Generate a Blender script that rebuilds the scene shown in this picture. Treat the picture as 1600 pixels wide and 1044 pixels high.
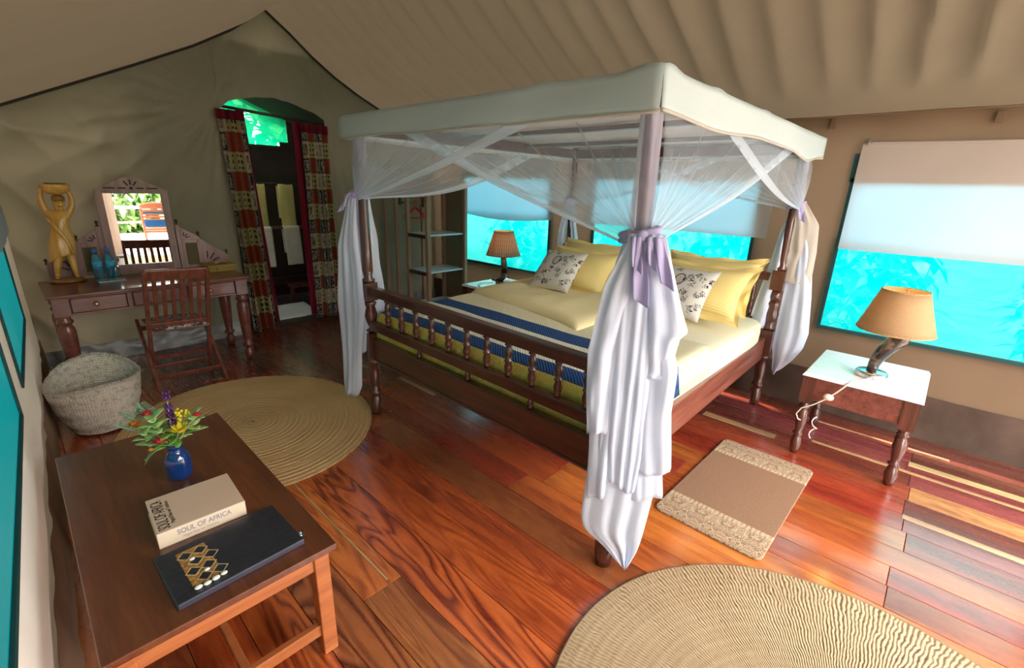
import bpy, math, random
from mathutils import Vector, Matrix, noise as mn

random.seed(7)
S = bpy.context.scene
COL = S.collection
PI = math.pi
for ob in list(bpy.data.objects):
    bpy.data.objects.remove(ob)

# ------------------------------------------------------------------ camera
cam_d = bpy.data.cameras.new('camera')
cam = bpy.data.objects.new('camera', cam_d)
COL.objects.link(cam)
YAW, PIT, ROL = 0.744782807, 0.306989055, 0.0320212043
fw = Vector((math.cos(YAW) * math.cos(PIT), math.sin(YAW) * math.cos(PIT), -math.sin(PIT)))
rt = Vector((math.sin(YAW), -math.cos(YAW), 0))
up = rt.cross(fw)
rt2 = math.cos(ROL) * rt + math.sin(ROL) * up
up2 = -math.sin(ROL) * rt + math.cos(ROL) * up
cam.matrix_world = Matrix(((rt2.x, up2.x, -fw.x, 0), (rt2.y, up2.y, -fw.y, 0), (rt2.z, up2.z, -fw.z, 1.6), (0, 0, 0, 1)))
cam_d.sensor_width = 36
cam_d.lens = 727.89 / 1600 * 36
cam_d.clip_start = 0.02
S.camera = cam

# ------------------------------------------------------------------ world, sun, exposure
W = bpy.data.worlds.new('sky')
S.world = W
W.use_nodes = True
wn = W.node_tree
bg = wn.nodes['Background']
bg.inputs[0].default_value = (1.0, 0.965, 0.955, 1)
bg.inputs[1].default_value = 3.0
sun_d = bpy.data.lights.new('sun', 'SUN')
sun_d.energy = 3.0
sun_d.angle = 0.03
sun_d.color = (1, 0.95, 0.86)
sun = bpy.data.objects.new('sun', sun_d)
COL.objects.link(sun)
sun.rotation_euler = Vector((0.20, 0.40, 1.0)).to_track_quat('Z', 'Y').to_euler()
S.view_settings.view_transform = 'Standard'
S.view_settings.look = 'None'
S.view_settings.gamma = 1
S.view_settings.use_curve_mapping = False
S.view_settings.exposure = 2.5
S.cycles.transparent_max_bounces = 32
S.cycles.max_bounces = 14
S.cycles.diffuse_bounces = 7
S.cycles.sample_clamp_indirect = 6


def lightportal(name, loc, rot, sx, sy):
    d = bpy.data.lights.new(name, 'AREA')
    d.shape = 'RECTANGLE'
    d.size, d.size_y = sx, sy
    d.cycles.is_portal = True
    o = bpy.data.objects.new(name, d)
    o.location = loc
    o.rotation_euler = rot
    COL.objects.link(o)


lightportal('entrance_portal', (2.0, -2.35, 1.35), (PI / 2, 0, 0), 4.6, 3.4)


# ------------------------------------------------------------------ materials
class NT:
    def __init__(s, name):
        s.m = bpy.data.materials.new(name)
        s.m.use_nodes = True
        s.t = s.m.node_tree
        s.b = s.t.nodes['Principled BSDF']
        s.out = s.t.nodes['Material Output']

    def n(s, typ, **kw):
        x = s.t.nodes.new(typ)
        for k, v in kw.items():
            setattr(x, k, v)
        return x

    def l(s, a, b):
        s.t.links.new(a, b)

    def val(s, sock, v):
        if isinstance(v, bpy.types.NodeSocket):
            s.l(v, sock)
        else:
            sock.default_value = v

    def math(s, op, a, b=0.0, c=0.0, clamp=False):
        x = s.n('ShaderNodeMath', operation=op)
        x.use_clamp = clamp
        s.val(x.inputs[0], a); s.val(x.inputs[1], b); s.val(x.inputs[2], c)
        return x.outputs[0]

    def mix(s, f, a, b):
        x = s.n('ShaderNodeMix', data_type='RGBA')
        s.val(x.inputs[0], f)
        for i, c in ((6, a), (7, b)):
            s.val(x.inputs[i], c if isinstance(c, bpy.types.NodeSocket) else (*c, 1))
        return x.outputs[2]

    def ramp(s, f, stops, interp='LINEAR'):
        x = s.n('ShaderNodeValToRGB')
        s.l(f, x.inputs[0])
        r = x.color_ramp
        r.interpolation = interp
        while len(r.elements) < len(stops):
            r.elements.new(0.5)
        for e, (p, c) in zip(r.elements, stops):
            e.position = p
            e.color = (*c, 1) if isinstance(c, tuple) else (c, c, c, 1)
        return x.outputs[0]

    def coord(s, kind='Object', scale=(1, 1, 1), rnd=False):
        tc = s.n('ShaderNodeTexCoord')
        mp = s.n('ShaderNodeMapping')
        s.l(tc.outputs[kind], mp.inputs[0])
        mp.inputs[3].default_value = scale
        if rnd:
            oi = s.n('ShaderNodeObjectInfo')
            cb = s.n('ShaderNodeCombineXYZ')
            for i, k in enumerate((37.0, 91.0, 53.0)):
                s.l(s.math('MULTIPLY', oi.outputs['Random'], k), cb.inputs[i])
            s.l(cb.outputs[0], mp.inputs[1])
        return mp.outputs[0]

    def noise(s, vec, scale, detail=3, rough=0.55, dist=0.0, fac=True):
        x = s.n('ShaderNodeTexNoise')
        s.l(vec, x.inputs['Vector'])
        x.inputs['Scale'].default_value = scale
        x.inputs['Detail'].default_value = detail
        x.inputs['Roughness'].default_value = rough
        x.inputs['Distortion'].default_value = dist
        return x.outputs[0] if fac else x.outputs[1]

    def bump(s, h, strength=0.3, dist=0.01, nrm=None):
        x = s.n('ShaderNodeBump')
        x.inputs['Strength'].default_value = strength
        x.inputs['Distance'].default_value = dist
        s.l(h, x.inputs['Height'])
        if nrm is not None:
            s.l(nrm, x.inputs['Normal'])
        s.l(x.outputs[0], s.b.inputs['Normal'])
        return x.outputs[0]

    def base(s, c, rough=0.5, coat=0.0, metal=0.0, spec=0.5):
        s.val(s.b.inputs['Base Color'], c if isinstance(c, bpy.types.NodeSocket) else (*c, 1))
        s.val(s.b.inputs['Roughness'], rough)
        s.b.inputs['Metallic'].default_value = metal
        s.b.inputs['Coat Weight'].default_value = coat
        s.b.inputs['Coat Roughness'].default_value = 0.12
        s.b.inputs['Specular IOR Level'].default_value = spec
        return s

    def addtrans(s, col, f):
        t = s.n('ShaderNodeBsdfTranslucent')
        s.val(t.inputs[0], col if isinstance(col, bpy.types.NodeSocket) else (*col, 1))
        mx = s.n('ShaderNodeMixShader')
        s.val(mx.inputs[0], f)
        s.l(s.b.outputs[0], mx.inputs[1]); s.l(t.outputs[0], mx.inputs[2])
        s.l(mx.outputs[0], s.out.inputs[0])
        return mx


def plain(name, c, rough=0.5, var=0.12, sc=8, bump=0.0, bsc=120, coat=0.0, metal=0.0, spec=0.5, stretch=(1, 1, 1)):
    q = NT(name)
    v = q.coord('Object', stretch)
    f = q.noise(v, sc, 4)
    lo = tuple(x * (1 - var) for x in c)
    hi = tuple(min(1, x * (1 + var)) for x in c)
    q.base(q.ramp(f, [(0.3, lo), (0.7, hi)]), rough, coat, metal, spec)
    if bump:
        q.bump(q.noise(v, bsc, 2), bump, 0.003)
    return q.m


def wood(name, dark, mid, light, rough=0.35, axis=0, coat=0.25, sc=6.0, rnd=False):
    q = NT(name)
    st = [9.0, 9.0, 9.0]
    st[axis] = 0.7
    v = q.coord('Object', tuple(st), rnd)
    a = q.noise(v, sc * 0.5, 5, 0.6, 0.6)
    b = q.noise(v, sc * 3, 3, 0.6)
    f = q.math('ADD', q.math('MULTIPLY', a, 0.75), q.math('MULTIPLY', b, 0.25))
    q.base(q.ramp(f, [(0.32, dark), (0.5, mid), (0.68, light)]), rough, coat)
    q.bump(b, 0.12, 0.002)
    return q.m


def fabric(name, c, rough=0.9, var=0.08, sc=3, weave=350, bump=0.25, trans=0.0, tcol=None):
    q = NT(name)
    v = q.coord('Object')
    f = q.noise(v, sc, 4)
    q.base(q.ramp(f, [(0.3, tuple(x * (1 - var) for x in c)), (0.7, tuple(min(1, x * (1 + var)) for x in c))]), rough, spec=0.2)
    w = q.noise(v, weave, 1)
    w2 = q.noise(v, 9, 4)
    q.bump(q.math('ADD', q.math('MULTIPLY', w, 0.12), w2), bump, 0.012)
    if trans:
        q.addtrans(tcol or c, trans)
    return q.m


M = {}
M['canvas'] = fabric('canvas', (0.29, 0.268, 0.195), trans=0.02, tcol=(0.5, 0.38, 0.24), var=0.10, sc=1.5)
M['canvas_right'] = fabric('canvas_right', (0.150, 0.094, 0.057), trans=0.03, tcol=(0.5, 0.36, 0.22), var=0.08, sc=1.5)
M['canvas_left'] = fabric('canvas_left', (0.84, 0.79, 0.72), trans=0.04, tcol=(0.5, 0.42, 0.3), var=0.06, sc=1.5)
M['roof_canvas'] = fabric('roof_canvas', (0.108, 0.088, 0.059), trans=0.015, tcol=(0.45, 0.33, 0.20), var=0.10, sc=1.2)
M['mudflap'] = fabric('mudflap', (0.075, 0.047, 0.033), var=0.25, sc=5, rough=0.7)
M['silverflap'] = plain('silverflap', (0.22, 0.21, 0.20), 0.32, 0.3, 9, 0.5, 14)
M['blind'] = fabric('blind', (0.42, 0.35, 0.295), trans=0.14, tcol=(0.18, 0.60, 0.80), var=0.03, bump=0.12)
M['greenframe'] = plain('greenframe', (0.0, 0.045, 0.045), 0.7)
M['seam'] = plain('seam', (0.035, 0.03, 0.022), 0.9)
M['bath_shaded'] = fabric('bath_shaded', (0.045, 0.036, 0.026), var=0.2)  # bathroom canvas, its shade put into a dark base colour
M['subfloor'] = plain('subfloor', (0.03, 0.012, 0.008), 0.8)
M['deckboards'] = wood('deckboards', (0.5, 0.42, 0.38), (0.62, 0.54, 0.5), (0.7, 0.64, 0.6), 0.6, 0, 0)
M['bedwood'] = wood('bedwood', (0.030, 0.0095, 0.0065), (0.075, 0.022, 0.014), (0.125, 0.042, 0.026), 0.28, 1, 0.4)
M['bedwood_x'] = wood('bedwood_x', (0.10, 0.03, 0.02), (0.22, 0.068, 0.044), (0.33, 0.115, 0.075), 0.3, 0, 0.4)
M['turned'] = wood('turned', (0.038, 0.012, 0.008), (0.085, 0.025, 0.016), (0.14, 0.043, 0.026), 0.25, 2, 0.5)
M['deskwood'] = wood('deskwood', (0.10, 0.026, 0.018), (0.185, 0.050, 0.035), (0.27, 0.085, 0.06), 0.3, 0, 0.4)
M['mirrorwood'] = wood('mirrorwood', (0.19, 0.095, 0.085), (0.27, 0.145, 0.13), (0.36, 0.20, 0.18), 0.4, 2, 0.2)
M['chairwood'] = wood('chairwood', (0.11, 0.028, 0.019), (0.21, 0.056, 0.037), (0.30, 0.095, 0.062), 0.3, 2, 0.4)
M['tablewood'] = wood('tablewood', (0.080, 0.020, 0.007), (0.145, 0.038, 0.013), (0.21, 0.066, 0.022), 0.30, 1, 0.5, 4)
M['tableleg'] = wood('tableleg', (0.28, 0.078, 0.022), (0.42, 0.125, 0.036), (0.52, 0.18, 0.058), 0.4, 0, 0.2)
M['wardwood'] = wood('wardwood', (0.20, 0.11, 0.07), (0.32, 0.19, 0.12), (0.44, 0.28, 0.19), 0.5, 2, 0.1)
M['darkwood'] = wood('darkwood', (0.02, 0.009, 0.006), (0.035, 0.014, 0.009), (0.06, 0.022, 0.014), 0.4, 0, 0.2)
M['statuewood'] = wood('statuewood', (0.48, 0.22, 0.03), (0.66, 0.36, 0.065), (0.78, 0.48, 0.13), 0.28, 2, 0.5, 3)
M['statuedark'] = wood('statuedark', (0.16, 0.065, 0.012), (0.27, 0.12, 0.025), (0.38, 0.19, 0.05), 0.35, 2, 0.3, 3)
M['marble'] = plain('marble', (0.80, 0.82, 0.84), 0.18, 0.06, 6, coat=0.3)
M['cottonwhite'] = fabric('cottonwhite', (0.68, 0.76, 0.75), trans=0.35, tcol=(0.70, 0.78, 0.78), var=0.03, bump=0.15)
M['drape'] = fabric('drape', (0.84, 0.88, 0.98), trans=0.40, tcol=(0.78, 0.84, 0.97), var=0.03, bump=0.12)
M['drapecream'] = fabric('drapecream', (0.72, 0.66, 0.58), trans=0.4, tcol=(0.75, 0.70, 0.62), var=0.03, bump=0.12)
M['sash'] = fabric('sash', (0.52, 0.47, 0.72), trans=0.2, tcol=(0.5, 0.45, 0.7), var=0.05, bump=0.1)
M['mattress'] = fabric('mattress', (0.80, 0.76, 0.56), var=0.02, bump=0.10)
M['duvet'] = fabric('duvet', (0.86, 0.73, 0.40), var=0.05, bump=0.2)
M['flange'] = fabric('flange', (0.84, 0.64, 0.24), var=0.08, bump=0.15)
M['brass'] = plain('brass', (0.55, 0.42, 0.22), 0.3, metal=1.0)
M['chrome'] = plain('chrome', (0.62, 0.64, 0.66), 0.22, metal=1.0)
M['redplastic'] = plain('redplastic', (0.62, 0.03, 0.05), 0.35)
M['cordwhite'] = plain('cordwhite', (0.78, 0.72, 0.62), 0.5)
M['cordgrey'] = plain('cordgrey', (0.45, 0.5, 0.5), 0.5)
M['bulb'] = plain('bulb', (0.9, 0.85, 0.7), 0.3)
M['burgundy'] = fabric('burgundy', (0.13, 0.006, 0.018), var=0.15)
M['towelwhite'] = fabric('towelwhite', (0.88, 0.86, 0.74), bump=0.5, weave=250)
M['towelyellow'] = fabric('towelyellow', (0.80, 0.74, 0.26), bump=0.5, weave=250)
M['bathmat'] = fabric('bathmat', (0.72, 0.80, 0.76), bump=0.5)
M['leather'] = plain('leather', (0.018, 0.021, 0.032), 0.34, 0.3, 30, 0.5, 60, coat=0.3)
M['leatheredge'] = plain('leatheredge', (0.05, 0.05, 0.075), 0.35)
M['bookcover'] = plain('bookcover', (0.78, 0.51, 0.36), 0.55, 0.05, 3)
M['bookspine'] = plain('bookspine', (0.82, 0.66, 0.48), 0.55, 0.05, 3)
M['pages'] = plain('pages', (0.8, 0.75, 0.62), 0.8, 0.1, 80, stretch=(1, 1, 12))
M['inkblack'] = plain('inkblack', (0.01, 0.008, 0.008), 0.6)
M['inklilac'] = plain('inklilac', (0.33, 0.29, 0.36), 0.6)
M['bark'] = plain('bark', (0.45, 0.20, 0.045), 0.8, 0.5, 90, 0.8, 200)
M['barkpale'] = plain('barkpale', (0.62, 0.47, 0.24), 0.8, 0.3, 90)
M['cowrie'] = plain('cowrie', (0.85, 0.82, 0.74), 0.25, 0.08, 60, coat=0.3)
M['petalred'] = plain('petalred', (0.70, 0.045, 0.05), 0.5, 0.3, 60)
M['petalorange'] = plain('petalorange', (0.80, 0.26, 0.02), 0.5, 0.3, 60)
M['petalyellow'] = plain('petalyellow', (0.85, 0.66, 0.02), 0.5, 0.2, 60)
M['petalpurple'] = plain('petalpurple', (0.10, 0.018, 0.13), 0.5, 0.4, 90)
M['leafgreen'] = plain('leafgreen', (0.20, 0.44, 0.07), 0.45, 0.35, 40)
M['leafpale'] = plain('leafpale', (0.45, 0.63, 0.22), 0.5, 0.3, 40)
M['leafgrey'] = plain('leafgrey', (0.42, 0.55, 0.36), 0.5, 0.3, 40)
M['stem'] = plain('stem', (0.30, 0.36, 0.16), 0.5)
M['bottleblue'] = plain('bottleblue', (0.02, 0.19, 0.62), 0.35, 0.2, 20)
M['labelblue'] = plain('labelblue', (0.05, 0.40, 0.72), 0.4, 0.5, 40)
M['trayblue'] = plain('trayblue', (0.55, 0.70, 0.78), 0.3)
M['paper'] = plain('paper', (0.8, 0.85, 0.82), 0.8)
M['chairblue'] = fabric('chairblue', (0.015, 0.09, 0.24))
M['chairorange'] = wood('chairorange', (0.30, 0.09, 0.04), (0.42, 0.14, 0.07), (0.5, 0.2, 0.1), 0.4, 0, 0.2)
M['railpink'] = wood('railpink', (0.42, 0.20, 0.16), (0.52, 0.28, 0.22), (0.6, 0.36, 0.3), 0.5, 0, 0.1)
M['ground'] = plain('ground', (0.11, 0.13, 0.055), 0.95, 0.35, 2)
M['trunk'] = plain('trunk', (0.35, 0.32, 0.26), 0.9, 0.3, 9, stretch=(1, 1, 0.2))
M['treeleaf'] = plain('treeleaf', (0.11, 0.22, 0.045), 0.5, 0.6, 3)


def mk_screen(name, col, see):
    q = NT(name)
    tl = q.n('ShaderNodeBsdfTranslucent'); tl.inputs[0].default_value = (*col, 1)
    df = q.n('ShaderNodeBsdfDiffuse'); df.inputs[0].default_value = (col[0] * .25, col[1] * .25, col[2] * .25, 1)
    tp = q.n('ShaderNodeBsdfTransparent'); tp.inputs[0].default_value = (col[0] + 0.22, min(1, col[1] + .2), min(1, col[2] + .2), 1)
    a = q.n('ShaderNodeMixShader'); a.inputs[0].default_value = 0.82
    q.l(df.outputs[0], a.inputs[1]); q.l(tl.outputs[0], a.inputs[2])
    b = q.n('ShaderNodeMixShader'); b.inputs[0].default_value = see
    q.l(a.outputs[0], b.inputs[1]); q.l(tp.outputs[0], b.inputs[2])
    q.l(b.outputs[0], q.out.inputs[0])
    return q.m


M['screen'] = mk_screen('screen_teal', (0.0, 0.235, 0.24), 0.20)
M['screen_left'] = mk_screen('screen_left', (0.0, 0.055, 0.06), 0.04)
M['screen_green'] = mk_screen('screen_green', (0.0, 0.30, 0.14), 0.40)


def mk_plank():
    q = NT('plank_wood')
    oi = q.n('ShaderNodeObjectInfo')
    v = q.coord('Object', (1, 1, 1), True)
    sp = q.n('ShaderNodeMapping'); q.l(v, sp.inputs[0]); sp.inputs[3].default_value = (9, 1.1, 3)
    fine = q.noise(sp.outputs[0], 9, 4, 0.65)
    broad = q.noise(sp.outputs[0], 0.9, 3, 0.5, 0.4)
    # cathedral figure: contour lines of a stretched noise field
    fg = q.n('ShaderNodeMapping'); q.l(v, fg.inputs[0]); fg.inputs[3].default_value = (7.0, 1.0, 3)
    fn = q.noise(fg.outputs[0], 0.75, 2.0, 0.45, 0.9)
    bands = q.math('FRACT', q.math('MULTIPLY', fn, 13.0))
    line = q.ramp(bands, [(0.0, 1.0), (0.14, 0.55), (0.34, 0.0), (0.80, 0.0), (1.0, 0.95)])
    c0 = oi.outputs['Color']
    dark = q.n('ShaderNodeMix', data_type='RGBA', blend_type='MULTIPLY'); dark.inputs[0].default_value = 1
    q.l(c0, dark.inputs[6]); dark.inputs[7].default_value = (0.32, 0.13, 0.12, 1)
    lite = q.n('ShaderNodeMix', data_type='RGBA', blend_type='MULTIPLY'); lite.inputs[0].default_value = 1
    q.l(c0, lite.inputs[6]); lite.inputs[7].default_value = (1.6, 1.9, 1.6, 1)
    b1 = q.mix(q.ramp(broad, [(0.35, 0.0), (0.65, 1.0)]), dark.outputs[2], lite.outputs[2])
    b2 = q.mix(0.55, c0, b1)
    b2 = q.mix(q.math('MULTIPLY', oi.outputs['Alpha'], q.ramp(bands, [(0.3, 0.0), (0.55, 0.75), (0.8, 0.2)])), b2, lite.outputs[2])
    b3 = q.mix(q.math('MULTIPLY', line, q.math('MULTIPLY', oi.outputs['Alpha'], 1.0)), b2, dark.outputs[2])
    b4 = q.mix(q.math('MULTIPLY', q.ramp(fine, [(0.4, 0.0), (0.75, 1.0)]), 0.35), b3, dark.outputs[2])
    # knots
    q.base(b4, q.math('ADD', 0.20, q.math('MULTIPLY', fine, 0.16)), 1.0)
    q.b.inputs['Coat Roughness'].default_value = 0.17
    q.b.inputs['Coat IOR'].default_value = 1.85
    q.bump(q.math('ADD', fine, q.math('MULTIPLY', q.noise(sp.outputs[0], 1.2, 2), 1.5)), 0.10, 0.004)
    return q.m


M['plank'] = mk_plank()


def mk_net(name, a0, col):
    """fine mosquito net; UV x = across the panel (1 at the hem), UV y = 0 top .. 1 where it is tied"""
    q = NT(name)
    tc = q.n('ShaderNodeTexCoord')
    sx = q.n('ShaderNodeSeparateXYZ'); q.l(tc.outputs['UV'], sx.inputs[0])
    u, v = sx.outputs[0], sx.outputs[1]
    cb = q.n('ShaderNodeCombineXYZ'); q.l(q.math('MULTIPLY', u, 42.0), cb.inputs[0]); q.l(q.math('MULTIPLY', v, 1.3), cb.inputs[1])
    st = q.ramp(q.noise(cb.outputs[0], 1.0, 3, 0.6), [(0.48, 0.0), (0.62, 0.35), (0.72, 1.0)])
    hem = q.ramp(u, [(0.875, 0.0), (0.90, 1.0)])
    gather = q.math('MULTIPLY', q.math('POWER', v, 3.0), 0.35)
    al = q.math('ADD', a0, q.math('ADD', gather, q.math('MULTIPLY', st, q.math('MULTIPLY_ADD', v, 0.25, 0.06))))
    al = q.math('ADD', al, q.math('MULTIPLY', hem, 0.45), clamp=True)
    tl = q.n('ShaderNodeBsdfTranslucent'); tl.inputs[0].default_value = (*col, 1)
    df = q.n('ShaderNodeBsdfDiffuse'); df.inputs[0].default_value = (*col, 1)
    tp = q.n('ShaderNodeBsdfTransparent')
    a = q.n('ShaderNodeMixShader'); a.inputs[0].default_value = 0.4
    q.l(df.outputs[0], a.inputs[1]); q.l(tl.outputs[0], a.inputs[2])
    b = q.n('ShaderNodeMixShader')
    q.l(al, b.inputs[0]); q.l(tp.outputs[0], b.inputs[1]); q.l(a.outputs[0], b.inputs[2])
    q.l(b.outputs[0], q.out.inputs[0])
    return q.m


M['net'] = mk_net('mosquito_net', 0.235, (0.76, 0.85, 0.95))
M['netwrap'] = mk_net('net_wrap', 0.50, (0.62, 0.60, 0.72))
M['nettop'] = fabric('nettop', (0.74, 0.76, 0.80), trans=0.45, tcol=(0.74, 0.76, 0.80), var=0.03, bump=0.1)


def mk_glass(name, col, rough=0.02, ior=1.45, a=0.0):
    q = NT(name)
    q.base(col, rough)
    q.b.inputs['Transmission Weight'].default_value = 1
    q.b.inputs['IOR'].default_value = ior
    return q.m


M['clearglass'] = mk_glass('clearglass', (0.85, 0.96, 0.98), 0.02, 1.2)
M['blueglass'] = plain('blueglass', (0.006, 0.035, 0.16), 0.06, 0.3, 6, coat=0.6)
q = NT('mirror_glass'); q.base((0.92, 0.93, 0.94), 0.015, metal=1.0); M['mirror'] = q.m


def mk_rug(name, rings, ribs, dark, mid, light, ribw):
    q = NT(name)
    tc = q.n('ShaderNodeTexCoord')
    sx = q.n('ShaderNodeSeparateXYZ'); q.l(tc.outputs['UV'], sx.inputs[0])   # u angle/2pi, v radius in m
    w = q.coord('Object')
    wob = q.noise(w, 7, 3)
    ring = q.math('SINE', q.math('MULTIPLY', q.math('ADD', sx.outputs[1], q.math('MULTIPLY', wob, 0.006)), 2 * PI / rings))
    ang = q.math('MULTIPLY', sx.outputs[0], 2 * PI * ribs)
    rib = q.math('SINE', q.math('ADD', ang, q.math('MULTIPLY', q.noise(w, 16, 2), 13.0)))
    h = q.math('ADD', q.math('MULTIPLY', ring, 1 - ribw), q.math('MULTIPLY', rib, ribw))
    h = q.math('ADD', h, q.math('MULTIPLY', q.noise(w, 160, 2), 0.6))
    big = q.noise(w, 2.2, 4)
    f = q.math('ADD', q.math('MULTIPLY_ADD', h, 0.17, 0.35), q.math('MULTIPLY_ADD', big, 0.5, -0.25))
    q.base(q.ramp(f, [(0.1, dark), (0.42, mid), (0.75, light)]), 0.85, spec=0.2)
    q.bump(h, 0.6, 0.003)
    return q.m


M['rug_tan'] = mk_rug('rug_tan', 0.017, 300, (0.40, 0.24, 0.095), (0.70, 0.45, 0.21), (0.82, 0.58, 0.32), 0.30)
M['rug_pale'] = mk_rug('rug_pale', 0.030, 330, (0.26, 0.160, 0.080), (0.47, 0.335, 0.195), (0.57, 0.435, 0.285), 0.80)


def mk_basket():
    q = NT('basket_straw')
    tc = q.n('ShaderNodeTexCoord')
    sx = q.n('ShaderNodeSeparateXYZ'); q.l(tc.outputs['UV'], sx.inputs[0])
    w = q.coord('Object')
    ring = q.math('SINE', q.math('MULTIPLY', sx.outputs[1], 2 * PI / 0.012))
    st = q.math('SINE', q.math('ADD', q.math('MULTIPLY', sx.outputs[0], 2 * PI * 90), q.math('MULTIPLY', q.noise(w, 30, 2), 9.0)))
    sk = q.ramp(q.noise(w, 34, 5, 0.75), [(0.30, 0.0), (0.52, 1.0)])
    q.base(q.mix(sk, (0.46, 0.38, 0.28), (0.92, 0.83, 0.70)), 0.9, spec=0.2)
    q.bump(q.math('ADD', q.math('ADD', q.math('MULTIPLY', ring, 1.5), q.math('MULTIPLY', st, .35)), q.math('MULTIPLY', q.noise(w, 90, 3), 3)), 0.8, 0.004)
    return q.m


M['basket'] = mk_basket()


def mk_cane(name, c1, c2, sc):
    q = NT(name)
    v = q.coord('Object', (sc, sc, sc))
    ch = q.n('ShaderNodeTexChecker'); q.l(v, ch.inputs[0]); ch.inputs[3].default_value = 1
    ch.inputs[1].default_value = (*c1, 1); ch.inputs[2].default_value = (*c2, 1)
    q.base(ch.outputs[0], 0.7)
    q.bump(ch.outputs[1], 0.5, 0.003)
    return q.m


M['cane'] = mk_cane('cane', (0.20, 0.15, 0.06), (0.07, 0.05, 0.02), 160)
M['wovenyellow'] = mk_cane('wovenyellow', (0.46, 0.33, 0.08), (0.24, 0.15, 0.03), 120)


def mk_shade(name, c1, c2, vertical):
    q = NT(name)
    tc = q.n('ShaderNodeTexCoord')
    sx = q.n('ShaderNodeSeparateXYZ'); q.l(tc.outputs['UV'], sx.inputs[0])
    a = q.math('SINE', q.math('MULTIPLY', sx.outputs[0], 2 * PI * 44))
    b = q.math('SINE', q.math('MULTIPLY', sx.outputs[1], 2 * PI * (6 if vertical else 26)))
    h = q.math('MULTIPLY', a, b) if not vertical else q.math('ADD', a, q.math('MULTIPLY', b, 0.15))
    col = q.ramp(q.math('MULTIPLY_ADD', h, 0.5, 0.5), [(0.15, c1), (0.8, c2)])
    q.base(col, 0.7, spec=0.3)
    q.bump(h, 0.6, 0.003)
    q.addtrans(col, 0.30)
    return q.m


M['shade'] = mk_shade('shade_wicker', (0.40, 0.23, 0.10), (0.78, 0.54, 0.31), False)
M['shade_slat'] = mk_shade('shade_slat', (0.46, 0.28, 0.15), (0.84, 0.64, 0.46), True)
M['shaderim'] = plain('shaderim', (0.45, 0.26, 0.11), 0.7)


def mk_horn():
    q = NT('horn')
    v = q.coord('Object')
    n1 = q.noise(v, 9, 3)
    q.base(q.ramp(n1, [(0.38, (0.012, 0.010, 0.010)), (0.52, (0.05, 0.035, 0.028)), (0.70, (0.38, 0.27, 0.20))]), 0.16, 0.5)
    return q.m


M['horn'] = mk_horn()


def mk_curtain(name, cols_n, rows_n, left):
    q = NT(name)
    tc = q.n('ShaderNodeTexCoord')
    sx = q.n('ShaderNodeSeparateXYZ'); q.l(tc.outputs['UV'], sx.inputs[0])
    U = q.math('MULTIPLY', q.ramp(sx.outputs[0], [(0, 0.0), (.20, .3333), (.80, .6667), (1, 1.0)]) if left else sx.outputs[0], cols_n * 0.9999)
    V = q.math('MULTIPLY', sx.outputs[1], rows_n)
    ci, ri = q.math('FLOOR', U), q.math('FLOOR', V)
    cu, rv = q.math('FRACT', U), q.math('FRACT', V)
    par = q.math('MODULO', ri, 2.0)            # row parity
    wide = q.math('GREATER_THAN', q.math('ABSOLUTE', q.math('SUBTRACT', q.math('MODULO', ci, 3.0), 1.0)), 0.5)  # 0 on the wide red column
    du, dv = q.math('SUBTRACT', cu, 0.5), q.math('SUBTRACT', rv, 0.5)
    bord = q.math('GREATER_THAN', q.math('MAXIMUM', q.math('ABSOLUTE', du), q.math('ABSOLUTE', dv)), 0.43)
    # 3 x 3 dots for the wide column
    d3 = q.math('MULTIPLY', q.math('SINE', q.math('MULTIPLY', cu, 3 * PI)), q.math('SINE', q.math('MULTIPLY', rv, 3 * PI)))
    dots = q.math('GREATER_THAN', q.math('ABSOLUTE', d3), 0.62)
    inner = q.math('LESS_THAN', q.math('MAXIMUM', q.math('ABSOLUTE', du), q.math('ABSOLUTE', dv)), 0.36)
    red = q.mix(q.math('MULTIPLY', q.math('GREATER_THAN', q.noise(tc.outputs['UV'], 60, 2), 0.56), 0.6), (0.23, 0.050, 0.028), (0.14, 0.027, 0.018))
    yel = q.mix(q.math('MULTIPLY', dots, inner), (0.32, 0.27, 0.12), (0.04, 0.045, 0.02))
    wcol = q.mix(par, red, yel)
    vn = q.noise(tc.outputs['UV'], 26, 2, 0.5, 1.5)
    motif = q.math('MULTIPLY', q.math('LESS_THAN', q.math('ABSOLUTE', q.math('SUBTRACT', vn, 0.5)), 0.055), inner)
    dk = q.mix(motif, (0.014, 0.013, 0.018), (0.36, 0.33, 0.27))
    dk = q.mix(bord, dk, (0.22, 0.18, 0.13))
    lt = q.mix(motif, (0.38, 0.32, 0.24), (0.07, 0.05, 0.03))
    ncol = q.mix(par, dk, lt)
    q.base(q.mix(wide, wcol, ncol), 0.9, spec=0.15)
    q.addtrans(q.mix(wide, wcol, ncol), 0.12)
    return q.m


M['curtain_left'] = mk_curtain('curtain_left', 3, 12, True)
M['curtain_right'] = mk_curtain('curtain_right', 5, 13, False)


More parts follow.
